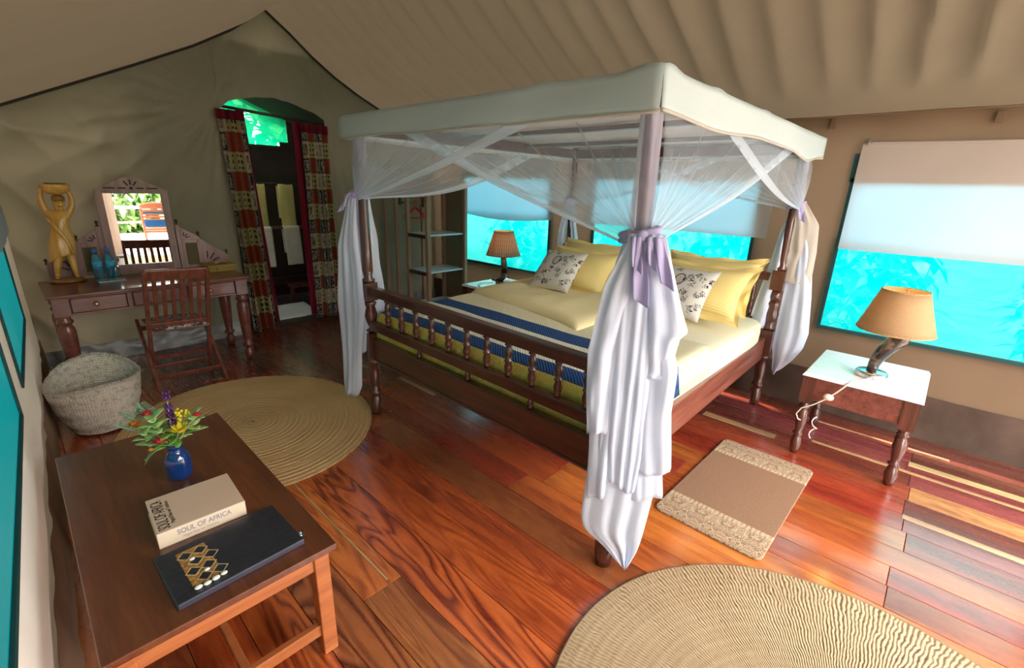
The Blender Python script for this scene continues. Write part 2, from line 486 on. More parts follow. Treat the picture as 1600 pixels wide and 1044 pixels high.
def mk_stripe_cloth():
    """bed throw: UV y runs in metres from the hem at the foot, over the edge, towards the pillows"""
    q = NT('bed_throw')
    tc = q.n('ShaderNodeTexCoord')
    sx = q.n('ShaderNodeSeparateXYZ'); q.l(tc.outputs['UV'], sx.inputs[0])
    u, v = sx.outputs[0], sx.outputs[1]
    wa = q.math('MULTIPLY', q.math('SINE', q.math('MULTIPLY', u, 2 * PI * 55)), q.math('SINE', q.math('MULTIPLY', v, 2 * PI * 55)))
    yel, blu, whi, crm = (0.74, 0.55, 0.12), (0.005, 0.060, 0.21), (0.78, 0.76, 0.60), (0.84, 0.80, 0.56)
    x = q.n('ShaderNodeValToRGB'); x.color_ramp.interpolation = 'CONSTANT'
    q.l(v, x.inputs[0])
    st = [(0.0, yel), (0.225, blu), (0.325, whi), (0.64, blu), (0.79, crm)]
    while len(x.color_ramp.elements) < len(st):
        x.color_ramp.elements.new(0.5)
    for e, (p, c) in zip(x.color_ramp.elements, st):
        e.position = p; e.color = (*c, 1)
    ln = q.math('MULTIPLY', q.math('GREATER_THAN', q.math('SINE', q.math('MULTIPLY', v, 2 * PI * 42)), 0.6), q.math('GREATER_THAN', v, 0.79))
    c = q.mix(q.math('MULTIPLY', ln, 0.35), x.outputs[0], (0.70, 0.55, 0.2))
    c = q.mix(q.math('MULTIPLY', q.math('GREATER_THAN', wa, 0.3), 0.22), c, (0.45, 0.36, 0.14))
    isb = q.math('LESS_THAN', wa, 2)
    q.base(c, 0.9, spec=0.15)
    q.bump(wa, 0.5, 0.004)
    return q.m


M['throw'] = mk_stripe_cloth()


def mk_pillow_yellow():
    q = NT('pillow_yellow')
    tc = q.n('ShaderNodeTexCoord')
    sx = q.n('ShaderNodeSeparateXYZ'); q.l(tc.outputs['UV'], sx.inputs[0])
    s = q.math('GREATER_THAN', q.math('SINE', q.math('MULTIPLY', sx.outputs[1], 2 * PI * 26)), 0.0)
    q.base(q.mix(s, (0.72, 0.55, 0.19), (0.80, 0.65, 0.27)), 0.6, spec=0.3)
    q.bump(q.noise(q.coord('Object'), 10, 4), 0.25, 0.01)
    return q.m


M['pillow'] = mk_pillow_yellow()


def mk_print():
    q = NT('cushion_print')
    tc = q.n('ShaderNodeTexCoord')
    uv = tc.outputs['UV']
    n1 = q.noise(uv, 11, 3, 0.6, 1.0)
    ln = q.math('LESS_THAN', q.math('ABSOLUTE', q.math('SUBTRACT', n1, 0.5)), 0.034)
    vo = q.n('ShaderNodeTexVoronoi'); q.l(uv, vo.inputs['Vector']); vo.inputs['Scale'].default_value = 7
    spot = q.math('LESS_THAN', vo.outputs['Distance'], 0.46)
    ink = q.math('MULTIPLY', ln, spot)
    n2 = q.noise(uv, 34, 2, 0.6, 1.5)
    fine = q.math('MULTIPLY', q.math('LESS_THAN', q.math('ABSOLUTE', q.math('SUBTRACT', n2, 0.5)), 0.03), q.math('LESS_THAN', vo.outputs['Distance'], 0.28))
    sx = q.n('ShaderNodeSeparateXYZ'); q.l(uv, sx.inputs[0])
    dx = q.math('DIVIDE', q.math('SUBTRACT', sx.outputs[0], 0.47), 0.095)
    dy = q.math('DIVIDE', q.math('SUBTRACT', sx.outputs[1], 0.66), 0.13)
    r = q.math('SQRT', q.math('ADD', q.math('MULTIPLY', dx, dx), q.math('MULTIPLY', dy, dy)))
    ringm = q.math('MULTIPLY', q.math('LESS_THAN', r, 1.0), q.math('GREATER_THAN', r, 0.72))
    face = q.math('MULTIPLY', q.math('LESS_THAN', r, 0.7), q.math('GREATER_THAN', q.noise(uv, 55, 2), 0.53))
    a = q.math('ADD', q.math('ADD', ink, fine), q.math('ADD', q.math('MULTIPLY', ringm, 0.75), q.math('MULTIPLY', face, 0.6)), clamp=True)
    vc = q.n('ShaderNodeTexVoronoi'); q.l(uv, vc.inputs['Vector']); vc.inputs['Scale'].default_value = 5
    dk = q.math('LESS_THAN', vc.outputs['Distance'], 0.085)
    a = q.math('MAXIMUM', a, q.math('MULTIPLY', dk, 0.85))
    q.base(q.mix(a, (0.58, 0.55, 0.48), (0.03, 0.025, 0.035)), 0.9, spec=0.15)
    return q.m


M['print'] = mk_print()


def mk_bw():
    q = NT('seat_print')
    v = q.coord('Object')
    n1 = q.noise(v, 40, 2, 0.5, 1.0)
    q.base(q.ramp(n1, [(0.46, (0.04, 0.05, 0.055)), (0.54, (0.55, 0.57, 0.55))]), 0.9)
    return q.m


M['seatprint'] = mk_bw()


def mk_mat():
    q = NT('bedside_mat')
    tc = q.n('ShaderNodeTexCoord')
    sx = q.n('ShaderNodeSeparateXYZ'); q.l(tc.outputs['Object'], sx.inputs[0])
    ax = q.math('ABSOLUTE', sx.outputs[0])
    v = q.coord('Object')
    band = q.math('GREATER_THAN', ax, 0.30)
    edge = q.math('MULTIPLY', band, q.math('LESS_THAN', ax, 0.335))
    dt = q.math('GREATER_THAN', q.math('SINE', q.math('MULTIPLY', sx.outputs[1], 2 * PI * 45)), -0.2)
    # scrolling leaf figure, mirrored every 13 cm
    m = q.n('ShaderNodeMapping'); q.l(tc.outputs['Object'], m.inputs[0])
    px = q.math('PINGPONG', sx.outputs[1], 0.066)
    cb = q.n('ShaderNodeCombineXYZ'); q.l(q.math('MULTIPLY', px, 34), cb.inputs[0]); q.l(q.math('MULTIPLY', ax, 34), cb.inputs[1])
    fl = q.noise(cb.outputs[0], 1.0, 2.0, 0.5, 1.6)
    fig = q.math('GREATER_THAN', q.math('ABSOLUTE', q.math('SUBTRACT', q.math('FRACT', q.math('MULTIPLY', fl, 5.0)), 0.5)), 0.26)
    fig = q.math('MULTIPLY', fig, band)
    f = q.math('MAXIMUM', fig, q.math('MULTIPLY', edge, dt))
    tu = q.noise(v, 240, 2)
    ground = q.mix(q.ramp(tu, [(0.35, 0.0), (0.65, 1.0)]), (0.26, 0.145, 0.085), (0.40, 0.245, 0.16))
    q.base(q.mix(f, ground, (0.62, 0.49, 0.33)), 0.95, spec=0.1)
    q.bump(q.math('ADD', tu, q.math('MULTIPLY', f, 0.7)), 0.7, 0.004)
    return q.m


M['mat'] = mk_mat()


# ------------------------------------------------------------------ geometry builder
class G:
    def __init__(s):
        s.v, s.f, s.sm, s.uv = [], [], [], []

    def face(s, idx, smooth=False, uv=None):
        s.f.append(idx); s.sm.append(smooth); s.uv.append(uv)

    def box(s, x0, x1, y0, y1, z0, z1):
        return s.hexa([(x0, y0, z0), (x1, y0, z0), (x1, y1, z0), (x0, y1, z0), (x0, y0, z1), (x1, y0, z1), (x1, y1, z1), (x0, y1, z1)])

    def hexa(s, p):
        b = len(s.v)
        s.v += [tuple(q) for q in p]
        for a in ((0, 3, 2, 1), (4, 5, 6, 7), (0, 1, 5, 4), (1, 2, 6, 5), (2, 3, 7, 6), (3, 0, 4, 7)):
            s.face([b + i for i in a])
        return s

    def beam(s, p, q, w, h, upv=(0, 0, 1)):
        """box from p to q; w across, h along upv"""
        p, q = Vector(p), Vector(q)
        d = (q - p).normalized()
        u = Vector(upv)
        side = d.cross(u).normalized() * (w / 2)
        u = side.cross(d).normalized() * (h / 2)
        return s.hexa([p - side - u, p + side - u, q + side - u, q - side - u, p - side + u, p + side + u, q + side + u, q - side + u])

    def lathe(s, prof, c=(0, 0, 0), seg=20, top=True, bot=True, ax=None, sq=None, uvh=False):
        """prof [(r, z)...]; ax: 3x3 matrix; sq: (rx, ry) squash"""
        b = len(s.v)
        c = Vector(c)
        n = len(prof)
        for r, z in prof:
            for i in range(seg):
                t = 2 * PI * i / seg
                p = Vector((r * math.cos(t) * (sq[0] if sq else 1), r * math.sin(t) * (sq[1] if sq else 1), z))
                if ax is not None:
                    p = ax @ p
                s.v.append(tuple(c + p))
        dist = [0.0]
        for j in range(1, n):
            dist.append(dist[-1] + math.hypot(prof[j][0] - prof[j - 1][0], prof[j][1] - prof[j - 1][1]))
        sc = 1.0 if uvh else (dist[-1] or 1)
        for j in range(n - 1):
            for i in range(seg):
                k = (i + 1) % seg
                s.face([b + j * seg + i, b + j * seg + k, b + (j + 1) * seg + k, b + (j + 1) * seg + i], True,
                       [(i / seg, dist[j] / sc), ((i + 1) / seg, dist[j] / sc), ((i + 1) / seg, dist[j + 1] / sc), (i / seg, dist[j + 1] / sc)])
        if bot:
            s.face([b + i for i in reversed(range(seg))])
        if top:
            s.face([b + (n - 1) * seg + i for i in range(seg)])
        return s

    def tube(s, pts, rad, seg=8, cap=True, flat=1.0):
        pts = [Vector(p) for p in pts]
        n = len(pts)
        if not hasattr(rad, '__len__'):
            rad = [rad] * n
        b = len(s.v)
        prev = None
        for j, p in enumerate(pts):
            d = (pts[min(j + 1, n - 1)] - pts[max(j - 1, 0)]).normalized()
            if prev is None:
                a = Vector((0, 0, 1)) if abs(d.z) < 0.9 else Vector((1, 0, 0))
                x = d.cross(a).normalized()
            else:
                x = (prev - d * prev.dot(d)).normalized()
            prev = x
            y = d.cross(x)
            for i in range(seg):
                t = 2 * PI * i / seg
                s.v.append(tuple(p + rad[j] * (math.cos(t) * x + flat * math.sin(t) * y)))
        for j in range(n - 1):
            for i in range(seg):
                k = (i + 1) % seg
                s.face([b + j * seg + i, b + j * seg + k, b + (j + 1) * seg + k, b + (j + 1) * seg + i], True,
                       [(i / seg, j / (n - 1)), ((i + 1) / seg, j / (n - 1)), ((i + 1) / seg, (j + 1) / (n - 1)), (i / seg, (j + 1) / (n - 1))])
        if cap:
            s.face([b + i for i in reversed(range(seg))])
            s.face([b + (n - 1) * seg + i for i in range(seg)])
        return s

    def grid(s, fn, nu, nv, keep=None, uvfn=None, closed_u=False):
        b = len(s.v)
        nuu = nu if closed_u else nu + 1
        for j in range(nv + 1):
            for i in range(nuu):
                s.v.append(tuple(fn(i / nu, j / nv)))
        uvfn = uvfn or (lambda u, v: (u, v))
        for j in range(nv):
            for i in range(nu):
                if keep and not keep((i + .5) / nu, (j + .5) / nv):
                    continue
                k = (i + 1) % nuu
                s.face([b + j * nuu + i, b + j * nuu + k, b + (j + 1) * nuu + k, b + (j + 1) * nuu + i], True,
                       [uvfn(i / nu, j / nv), uvfn((i + 1) / nu, j / nv), uvfn((i + 1) / nu, (j + 1) / nv), uvfn(i / nu, (j + 1) / nv)])
        return s

    def prism(s, poly, o, ex, ey, depth):
        """flat outline poly [(a,b)] at o + a*ex + b*ey, given thickness along ex x ey"""
        o, ex, ey = Vector(o), Vector(ex), Vector(ey)
        nz = ex.cross(ey).normalized() * depth
        b = len(s.v)
        n = len(poly)
        for k in (0, 1):
            for a, c in poly:
                s.v.append(tuple(o + ex * a + ey * c + nz * k))
        s.face([b + i for i in reversed(range(n))])
        s.face([b + n + i for i in range(n)])
        for i in range(n):
            k = (i + 1) % n
            s.face([b + i, b + k, b + n + k, b + n + i])
        return s

    def ball(s, c, r, seg=12, rings=8, sc=(1, 1, 1)):
        prof = []
        for j in range(rings + 1):
            t = -PI / 2 + PI * j / rings
            prof.append((max(1e-4, math.cos(t)) * r, math.sin(t) * r))
        return s.lathe(prof, c, seg, ax=Matrix.Diagonal(Vector(sc)))

    def mesh(s, name):
        me = bpy.data.meshes.new(name)
        me.from_pydata([tuple(p) for p in s.v], [], s.f)
        me.polygons.foreach_set('use_smooth', s.sm)
        if any(u is not None for u in s.uv):
            lay = me.uv_layers.new(name='uv')
            flat = []
            for fc, u in zip(s.f, s.uv):
                for k in range(len(fc)):
                    flat += list(u[k]) if u is not None else [0.0, 0.0]
            lay.data.foreach_set('uv', flat)
        me.update()
        return me

    def build(s, name, mat, parent=None, bevel=0.0, local=False, solid=0.0, sub=0):
        me = s.mesh(name)
        me.materials.append(M[mat] if isinstance(mat, str) else mat)
        return link(name, me, parent, bevel, local, solid, sub)


def link(name, me, parent=None, bevel=0.0, local=False, solid=0.0, sub=0):
    o = bpy.data.objects.new(name, me)
    COL.objects.link(o)
    if parent is not None:
        o.parent = parent
        if not local:
            o.location = -world_loc(parent)
    if solid:
        md = o.modifiers.new('thick', 'SOLIDIFY'); md.thickness = solid; md.offset = 0
    if bevel:
        md = o.modifiers.new('bevel', 'BEVEL'); md.width = bevel; md.segments = 2; md.limit_method = 'ANGLE'
    if sub:
        md = o.modifiers.new('sub', 'SUBSURF'); md.levels = sub; md.render_levels = sub
    return o


def world_loc(o):
    p = Vector(o.location)
    while o.parent is not None:
        o = o.parent
        p += Vector(o.location)
    return p


def tag(o, label, cat, group=None, kind=None):
    o['label'] = label
    if cat:
        o['category'] = cat
    if group:
        o['group'] = group
    if kind:
        o['kind'] = kind
    return o


def thing(name, label, cat, loc=(0, 0, 0), group=None, rz=0.0):
    o = bpy.data.objects.new(name, None)
    o.empty_display_size = 0.05
    COL.objects.link(o)
    o.location = loc
    o.rotation_euler.z = rz
    return tag(o, label, cat, group)


def struct(o):
    o['kind'] = 'structure'
    return o


def clone(o, parent=None):
    c = o.copy()
    COL.objects.link(c)
    if parent is not None:
        c.parent = parent
    for ch in list(o.children):
        clone(ch, c)
    return c


def nz(x, y, z=0.0, s=1.0):
    return mn.noise(Vector((x * s, y * s, z * s)))


def lerp(a, b, t):
    return a + (b - a) * t


def interp(pts, x):
    if x <= pts[0][0]:
        (a, b), (c, d) = pts[0], pts[1]
        return b + (d - b) * (x - a) / (c - a)
    for (a, b), (c, d) in zip(pts, pts[1:]):
        if x <= c:
            return b + (d - b) * (x - a) / (c - a)
    (a, b), (c, d) = pts[-2], pts[-1]
    return d + (d - b) / (c - a) * (x - c)


# ------------------------------------------------------------------ the tent shell
XR, YB, YF = 4.12, 5.35, -1.9
ROOF = [(-0.5, 1.77), (0.16, 2.065), (0.546, 2.252), (0.98, 2.463), (1.475, 2.715), (1.81, 2.915), (2.03, 3.085), (2.12, 3.16),
        (2.22, 3.09), (2.345, 3.005), (2.56, 2.835), (2.787, 2.685), (3.05, 2.55), (3.322, 2.43), (3.7, 2.28), (4.12, 2.128), (4.35, 2.045)]


def xleft(y):
    return -0.22 + 0.042 * y


def roofz(x, y):
    z = interp(ROOF, x)
    fade = min(1.0, max(0.0, (YB - y) / 0.45))
    if x > 2.12:
        t = (x - 2.12) / 2.0
        ph = y + 0.05 * nz(x * 0.8, y * 1.5, 3) - 0.10 * t
        a = abs(math.sin(ph * PI / 0.23 + 1.4 * nz(0.3, y * 0.9, 7)))
        amp = (0.070 + 0.036 * nz(1.0, y * 1.7, 2)) * math.sin(min(1, t * 1.15) * PI) ** 0.5 if 0 < t < 0.87 else 0.0
        z += fade * (amp * (a ** 0.7 - 0.72) + 0.010 * nz(x * 2.5, y * 2.5, 5))
    else:
        z += fade * (0.022 * nz(x * 0.9, y * 0.5, 1) + 0.012 * nz(x * 2.4, y * 0.8, 9))
    return z


g = G()
g.grid(lambda u, v: ((lambda x, y: (x, y, roofz(x, y)))(-0.5 + u * 4.75, -2.3 + v * 7.76)), 96, 232)
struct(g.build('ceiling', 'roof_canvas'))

# left wall (leans a little along y)
WL = [(-0.6, 2.60), (3.02, 4.42)]
WZ0, WZ1 = 0.66, 1.71


def lfun(y, z):
    d = 0.004 * nz(y * 2.2, z * 1.2, 4) + 0.002 * math.sin(y * 9 + 2 * nz(y, z, 1))
    return (xleft(y) + d * min(1, max(0, .64 - z) * 6), y, z)   # pulled flat round the windows


def wallpanel(cells_y, cells_z, holes, fn, step=0.07):
    g = G()
    for a, b in zip(cells_y, cells_y[1:]):
        for c, d in zip(cells_z, cells_z[1:]):
            if any(h[0] <= a + 1e-6 and b <= h[1] + 1e-6 and h[2] <= c + 1e-6 and d <= h[3] + 1e-6 for h in holes):
                continue
            nu, nv = max(1, round((b - a) / step)), max(1, round((d - c) / step))
            g.grid(lambda u, v: fn(lerp(a, b, u), lerp(c, d, v)), nu, nv)
    return g


def topleft(y):
    return roofz(xleft(y), y)


def lw(y, z):
    t = topleft(y)
    zz = z if z < 1.75 else 1.75 + (z - 1.75) / 0.2 * (t - 1.75)
    return lfun(y, zz)


ys = sorted({YF, YB + .1} | {e for w in WL for e in w})
holes = [(w[0], w[1], WZ0, WZ1) for w in WL]
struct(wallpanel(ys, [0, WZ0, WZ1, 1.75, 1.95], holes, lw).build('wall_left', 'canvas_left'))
struct(G().grid(lambda u, v: (xleft(lerp(YF, YB, u)) + 0.012 + 0.018 * (1 - v) + 0.012 * nz(u * 40, v * 2, 3), lerp(YF, YB, u), 0.27 * v), 110, 5).build('baseboard_left', plain('brownflap', (0.20, 0.115, 0.065), 0.8, 0.2, 5)))

# right wall
WR = [(-0.95, 0.60), (1.20, 2.70), (3.29, 4.66)]
WRZ0, WRZ1 = 0.665, 1.70


def rfun(y, z):
    f = 0.012 * nz(y * 1.8, z * 0.8, 11) + 0.007 * math.sin(y * 13 + 3 * nz(y, z * .6, 6)) * (1 if z > 1.7 else .4)
    zt = z
    return (XR + f - 0.02 * (1 - min(1, z / 0.4)) * 0, y, zt)


ys = sorted({YF, YB + .1} | {e for w in WR for e in w})
holes = [(w[0], w[1], WRZ0, WRZ1) for w in WR]
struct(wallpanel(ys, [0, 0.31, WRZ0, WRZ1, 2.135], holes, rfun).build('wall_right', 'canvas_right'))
struct(G().grid(lambda u, v: (XR - 0.012 - 0.015 * (1 - v) + 0.012 * nz(u * 40, v * 2, 8), lerp(YF, YB, u), 0.312 * v + 0.012 * v * nz(u * 12, 0, 2)), 110, 6).build('baseboard_right', 'mudflap'))
# stitched eave seam of the right wall
struct(G().tube([(XR - 0.016, y / 10, 2.128 + .003 * nz(y * .4, 0, 1)) for y in range(-19, 54)], 0.008, 6).build('trim_2', 'canvas_right'))


def window(n, x, y0, y1, z0, z1, sgn, screen, xf=None, ztop=None):
    """structure window: mesh screen with a sewn dark border; sgn is the inward direction along x"""
    w = bpy.data.objects.new('window_%d' % n, None)
    COL.objects.link(w); w.location = ((xf(y0) if xf else x), y0, z0); struct(w)
    X = xf if xf else (lambda y: x)
    e, so = (.05, -.024) if sgn < 0 else (.024, .0015)
    G().grid(lambda u, v: (X(lerp(y0 - e, y1 + e, u)) + (so if sgn > 0 else -so) + (0.003 * nz(u * 5, v * 4, n) if sgn < 0 else 0), lerp(y0 - e, y1 + e, u), lerp(z0 - e, ztop or z1 + e, v)), 14, 10).build('screen', screen, w)
    t = 0.024
    for a, b, c, d in ((y0 - t, y1 + t, z0 - t, z0), (y0 - t, y1 + t, z1, z1 + t), (y0 - t, y0, z0, z1), (y1, y1 + t, z0, z1)):
        q = G()
        i = sgn * (0.016 if sgn < 0 else .0065)
        q.hexa([(X(a) + i - .004, a, c), (X(a) + i + .004, a, c), (X(b) + i + .004, b, c), (X(b) + i - .004, b, c),
                (X(a) + i - .004, a, d), (X(a) + i + .004, a, d), (X(b) + i + .004, b, d), (X(b) + i - .004, b, d)])
        q.build('border_strip', 'greenframe', w)
    return w


window(1, XR, *WR[0], WRZ0, WRZ1, -1, 'screen', None, 1.33)   # the upper half is closed by its blind alone
window(2, XR, *WR[1], WRZ0, WRZ1, -1, 'screen', None, 1.33)   # the upper half is closed by its blind alone
window(3, XR, *WR[2], WRZ0, WRZ1, -1, 'screen', None, 1.33)   # the upper half is closed by its blind alone
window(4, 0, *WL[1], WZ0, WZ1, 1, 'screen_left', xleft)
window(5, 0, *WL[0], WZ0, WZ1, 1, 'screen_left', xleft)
# a strip of dark border shows beside the blind up to its top
struct(G().box(XR - .020, XR - .012, 0.605, 0.632, 1.70, 1.885).build('trim_3', 'greenframe'))


def blind(label, x, y0, y1, z0, z1, sgn, sag=0.0, xf=None, seed=0):
    b = thing('window_blind', label, 'blind', ((xf(y0) if xf else x) + sgn * 0.04, (y0 + y1) / 2, z1), 'canvas window blinds')
    X = xf if xf else (lambda y: x)

    def fn(u, v):
        y, z = lerp(y0, y1, u), lerp(z0 - sag * math.sin(u * PI), z1 - 0.01 * math.sin(u * PI), v)
        bow = 0.03 + 0.02 * (1 - v) + 0.007 * nz(u * 3 + v * 2, v * 1.5 - u * 2, seed) + .01 * nz(u * 2, v, seed + 3)
        return (X(y) + sgn * bow, y, z)
    G().grid(fn, 30, 18).build('canvas_flap', 'blind', b)
    G().tube([(X(lerp(y0, y1, k / 20)) + sgn * 0.03, lerp(y0, y1, k / 20), z1 - 0.012 * math.sin(k / 20 * PI) + .006) for k in range(21)], 0.009, 6).build('hem_roll', 'blind', b)
    for yy in (y0 + .03, y1 - .03):
        G().tube([(X(yy) + sgn * .01, yy, z1 + .03), (X(yy) + sgn * .03, yy, z1 + .012), (X(yy) + sgn * .042, yy, z1 - .01)], 0.007, 6).build('tie_tape', 'blind', b)


blind('wide cream blind half covering the large teal window behind the right bedside lamp', XR, -1.0, 0.598, 1.245, 1.945, -1, 0, None, 1)
blind('cream blind over the middle teal window behind the bed head', XR, 1.08, 2.78, 1.27, 1.945, -1, 0.0, None, 5)
blind('sagging cream blind over the teal window beside the open wardrobe', XR, 3.22, 4.72, 1.265, 1.945, -1, 0.05, None, 9)
blind('cream blind on the far teal window of the left wall', 0, 2.96, 4.46, 1.22, 1.75, 1, 0.0, xleft, 12)

# canvas toggles below the eave
for y, z, lab in ((0.80, 2.085, 'small canvas tab under the eave seam nearest the bed canopy'), (-0.03, 2.075, 'small canvas tab under the eave seam above the right window')):
    tag(G().hexa([(XR - .03, y - .022, z - .035), (XR - .012, y - .022, z - .035), (XR - .012, y + .022, z - .035), (XR - .03, y + .022, z - .035),
                  (XR - .022, y - .018, z + .03), (XR - .012, y - .018, z + .03), (XR - .012, y + .018, z + .03), (XR - .022, y + .018, z + .03)]).build('canvas_tab', 'canvas_right', bevel=.004), lab, 'tab')

# back wall with the arched doorway
DX0, DX1 = 1.62, 2.64
ARCH = [(1.62, 2.215), (1.70, 2.29), (1.80, 2.325), (1.96, 2.36), (2.12, 2.378), (2.25, 2.362), (2.40, 2.325), (2.52, 2.29), (2.64, 2.225)]


def crease(t):
    """rounded billows with narrow troughs, period 1"""
    return abs(math.sin(t * PI)) ** 0.6 - 0.6


def bdisp(x, z):
    d = 0.014 * nz(x * 1.6, z * 1.3, 21) + 0.006 * nz(x * 4, z * 3, 2)
    for cx, cz, sg in ((1.62, 2.24, -1), (2.64, 2.25, 1)):
        dx, dz = x - cx, z - cz
        r = math.hypot(dx, dz)
        if r > 1e-3:
            a = math.atan2(dz, dx * -sg)          # fan of tension folds from each corner of the doorway
            if dx * sg > -0.15:
                a2 = math.atan2(dz, dx * sg)
                d -= 0.070 * crease(a2 * 4.6 + 0.35 * nz(a2 * 3, r * .8, 5)) * math.exp(-r * 0.85) * min(1, r * 4)
    dx, dz = x - 2.12, 3.16 - z
    if dz > 0.05:
        a = dx / (dz + 0.02)
        d -= 0.060 * crease(a * 4.3 + .5) * math.exp(-abs(a) * 0.9) * min(1, dz) * math.exp(-max(0, dz - .9) * 3)
    # slack swags below the left roof seam
    d -= 0.050 * crease((z + 0.10 * math.cos((x - .8) * 2.2)) * 3.1) * math.exp(-((z - 2.0) / .33) ** 2) * min(1, max(0, 1.6 - x))
    # long hanging folds in the left corner
    d -= 0.060 * crease((z + 1.15 * x) * 1.9 + .2 * nz(x, z, 4)) * math.exp(-max(0, x - 0.2) * 2.0) * min(1, z / .3)
    return d


def bw(x, z):
    t = interp(ROOF, x)
    k = min(1, max(0, (t - z) / 0.12))
    return (x, YB + bdisp(x, z) * k, z)


g = G()
g.grid(lambda u, v: bw(lerp(-0.1, DX0, u), v * interp(ROOF, lerp(-0.1, DX0, u))), 90, 110)
g.grid(lambda u, v: bw(lerp(DX1, 4.2, u), v * interp(ROOF, lerp(DX1, 4.2, u))), 48, 64)


def over(u, v):
    x = lerp(DX0, DX1, u)
    return bw(x, lerp(interp(ARCH, x), interp(ROOF, x), v))


g.grid(over, 34, 24)
struct(g.build('wall_back', 'canvas'))
struct(G().tube([(x / 40, YB - 0.02, interp(ROOF, x / 40) - 0.012) for x in range(-4, 168)], 0.011, 6).build('trim_1', 'seam'))
bb = G()
for a, b in ((-0.05, 1.60), (2.66, 4.1)):
    bb.grid(lambda u, v: (lerp(a, b, u), YB - 0.02 - 0.03 * (1 - v) - 0.018 * nz(lerp(a, b, u) * 9, v * 3, 4), 0.15 * v + 0.018 * v * nz(lerp(a, b, u) * 5, 1, 3)), 60, 6)
struct(bb.build('baseboard_back', 'silverflap'))
# front flaps at the entrance behind the camera
struct(G().grid(lambda u, v: (lerp(-0.32, 0.25, u) + 0, YF + .03 * math.sin(u * 20), v * 1.95), 20, 8).build('wall_front', 'canvas_left'))

# ------------------------------------------------------------------ floor and its planks
fl = G().box(-0.6, 4.3, -2.1, YB + 0.02, -0.10, -0.026).build('floor', 'subfloor')
struct(fl)
PX = [-0.36, -0.18, -0.02, 0.15, 0.32, 0.50, 0.685, 0.865, 1.06, 1.255, 1.435, 1.63, 1.81, 1.99, 2.16, 2.31, 2.46, 2.62, 2.80, 2.97, 3.14, 3.315, 3.49, 3.66, 3.82, 3.98, 4.14]
JOINT = {5: [0.95, 3.1], 6: [1.395, 3.5], 7: [0.2, 2.55, 4.2], 8: [2.75, 4.6], 9: [2.37, 4.1], 10: [0.35, 2.6, 4.4], 11: [1.5, 3.2], 12: [1.40, 3.4], 13: [1.41, 3.0],
         14: [-0.13, 2.2, 4.1], 15: [-0.125, 1.6, 3.9], 16: [0.9, 2.9], 17: [-0.16, 2.0], 18: [-0.14, 1.3, 3.6], 19: [-0.13, 2.4], 20: [-0.14, 1.6, 4.0], 21: [-0.13, 1.1, 3.0], 22: [-.1, 1.8, 3.9], 23: [-0.12, 2.1]}
TONES = {'or': (0.5, 0.095, 0.022), 'rd': (0.36, 0.045, 0.018), 'dr': (0.21, 0.028, 0.016), 'br': (0.36, 0.095, 0.03), 'tn': (0.64, 0.29, 0.11), 'db': (0.15, 0.038, 0.024), 'pa': (0.62, 0.38, 0.20), 'og': (0.58, 0.15, 0.03), 'pu': (0.27, 0.045, 0.048)}


def tone(ci, k, yc):
    if yc > 4.3:
        return random.choice(['db', 'dr', 'db', 'br']), 0.2
    t = {4: ['or', 'or', 'br'], 5: ['tn', 'br', 'br'], 6: ['br', 'og', 'br'], 7: ['og', 'or', 'rd'], 8: ['or', 'rd', 'dr'], 9: ['or', 'rd', 'dr'],
         10: ['or', 'br', 'br', 'dr'], 11: ['og', 'rd', 'dr'], 12: ['og', 'or', 'dr'], 13: ['og', 'rd', 'dr'],
         14: ['br', 'or', 'rd', 'dr'], 15: ['rd', 'or', 'dr', 'dr'], 16: ['or', 'rd', 'dr'], 17: ['rd', 'og', 'dr'], 18: ['pu', 'rd', 'dr', 'db'], 19: ['dr', 'rd', 'dr'],
         20: ['tn', 'rd', 'dr', 'db'], 21: ['pu', 'dr', 'dr', 'db'], 22: ['pu', 'pu', 'db'], 23: ['db', 'pu', 'db'], 24: ['db', 'dr', 'db'], 25: ['db', 'db', 'db']}.get(ci)
    nm = t[min(k, len(t) - 1)] if t else random.choice(['br', 'db', 'or'])
    fig = {4: .9, 5: 1.0, 6: .55, 7: 1.0, 8: .45, 9: .55, 10: .25}.get(ci, 0.25) if yc < 3.4 else 0.2
    return nm, fig


def plank(x0, x1, y0, y1, c, fig, top=0.0):
    q = G()
    cx, cy = (x0 + x1) / 2, (y0 + y1) / 2
    q.box(x0 - cx, x1 - cx, y0 - cy, y1 - cy, -0.024, 0)
    o = q.build('plank', 'plank', fl, bevel=0.0016, local=True)
    o.location = (cx, cy, top)
    j = 1 + random.uniform(-.14, .14)
    o.color = (c[0] * j, c[1] * j * (1 + random.uniform(-.12, .12)), c[2] * j, fig)
    return o


PALE = [(3.335, 3.405, 0.595, 1.09), (2.06, 2.10, 2.73, 3.22), (3.60, 3.66, -1.6, -0.11), (3.485, 3.515, -1.5, 0.40), (2.925, 2.968, -1.6, -0.13), (0.806, 0.815, 1.42, 2.5), (3.86, 3.88, -0.3, 0.5)]
for ci, (x0, x1) in enumerate(zip(PX, PX[1:])):
    js = JOINT.get(ci) or [random.uniform(-.3, 1.2), random.uniform(2, 3), random.uniform(3.8, 4.6)]
    yy = [-2.0] + js + [YB]
    for k, (a, b) in enumerate(zip(yy, yy[1:])):
        nm, fig = tone(ci, k, (a + b) / 2)
        # planks step aside for the pale slivers let in along their edges
        plank(x0 + 0.0012, x1 - 0.0012, a + 0.001, b - 0.001, TONES[nm], fig, random.uniform(-0.0012, 0.0002))
for x0, x1, a, b in PALE:
    q = plank(x0, x1, a, b, TONES['pa'], 0.1, 0.0022)

# pale knots let into the boards are part of the grain; the bathroom floor beyond the doorway
struct(G().box(0.6, 4.2, YB + 0.02, 7.6, -0.10, -0.004).build('floor_bathroom', 'darkwood'))
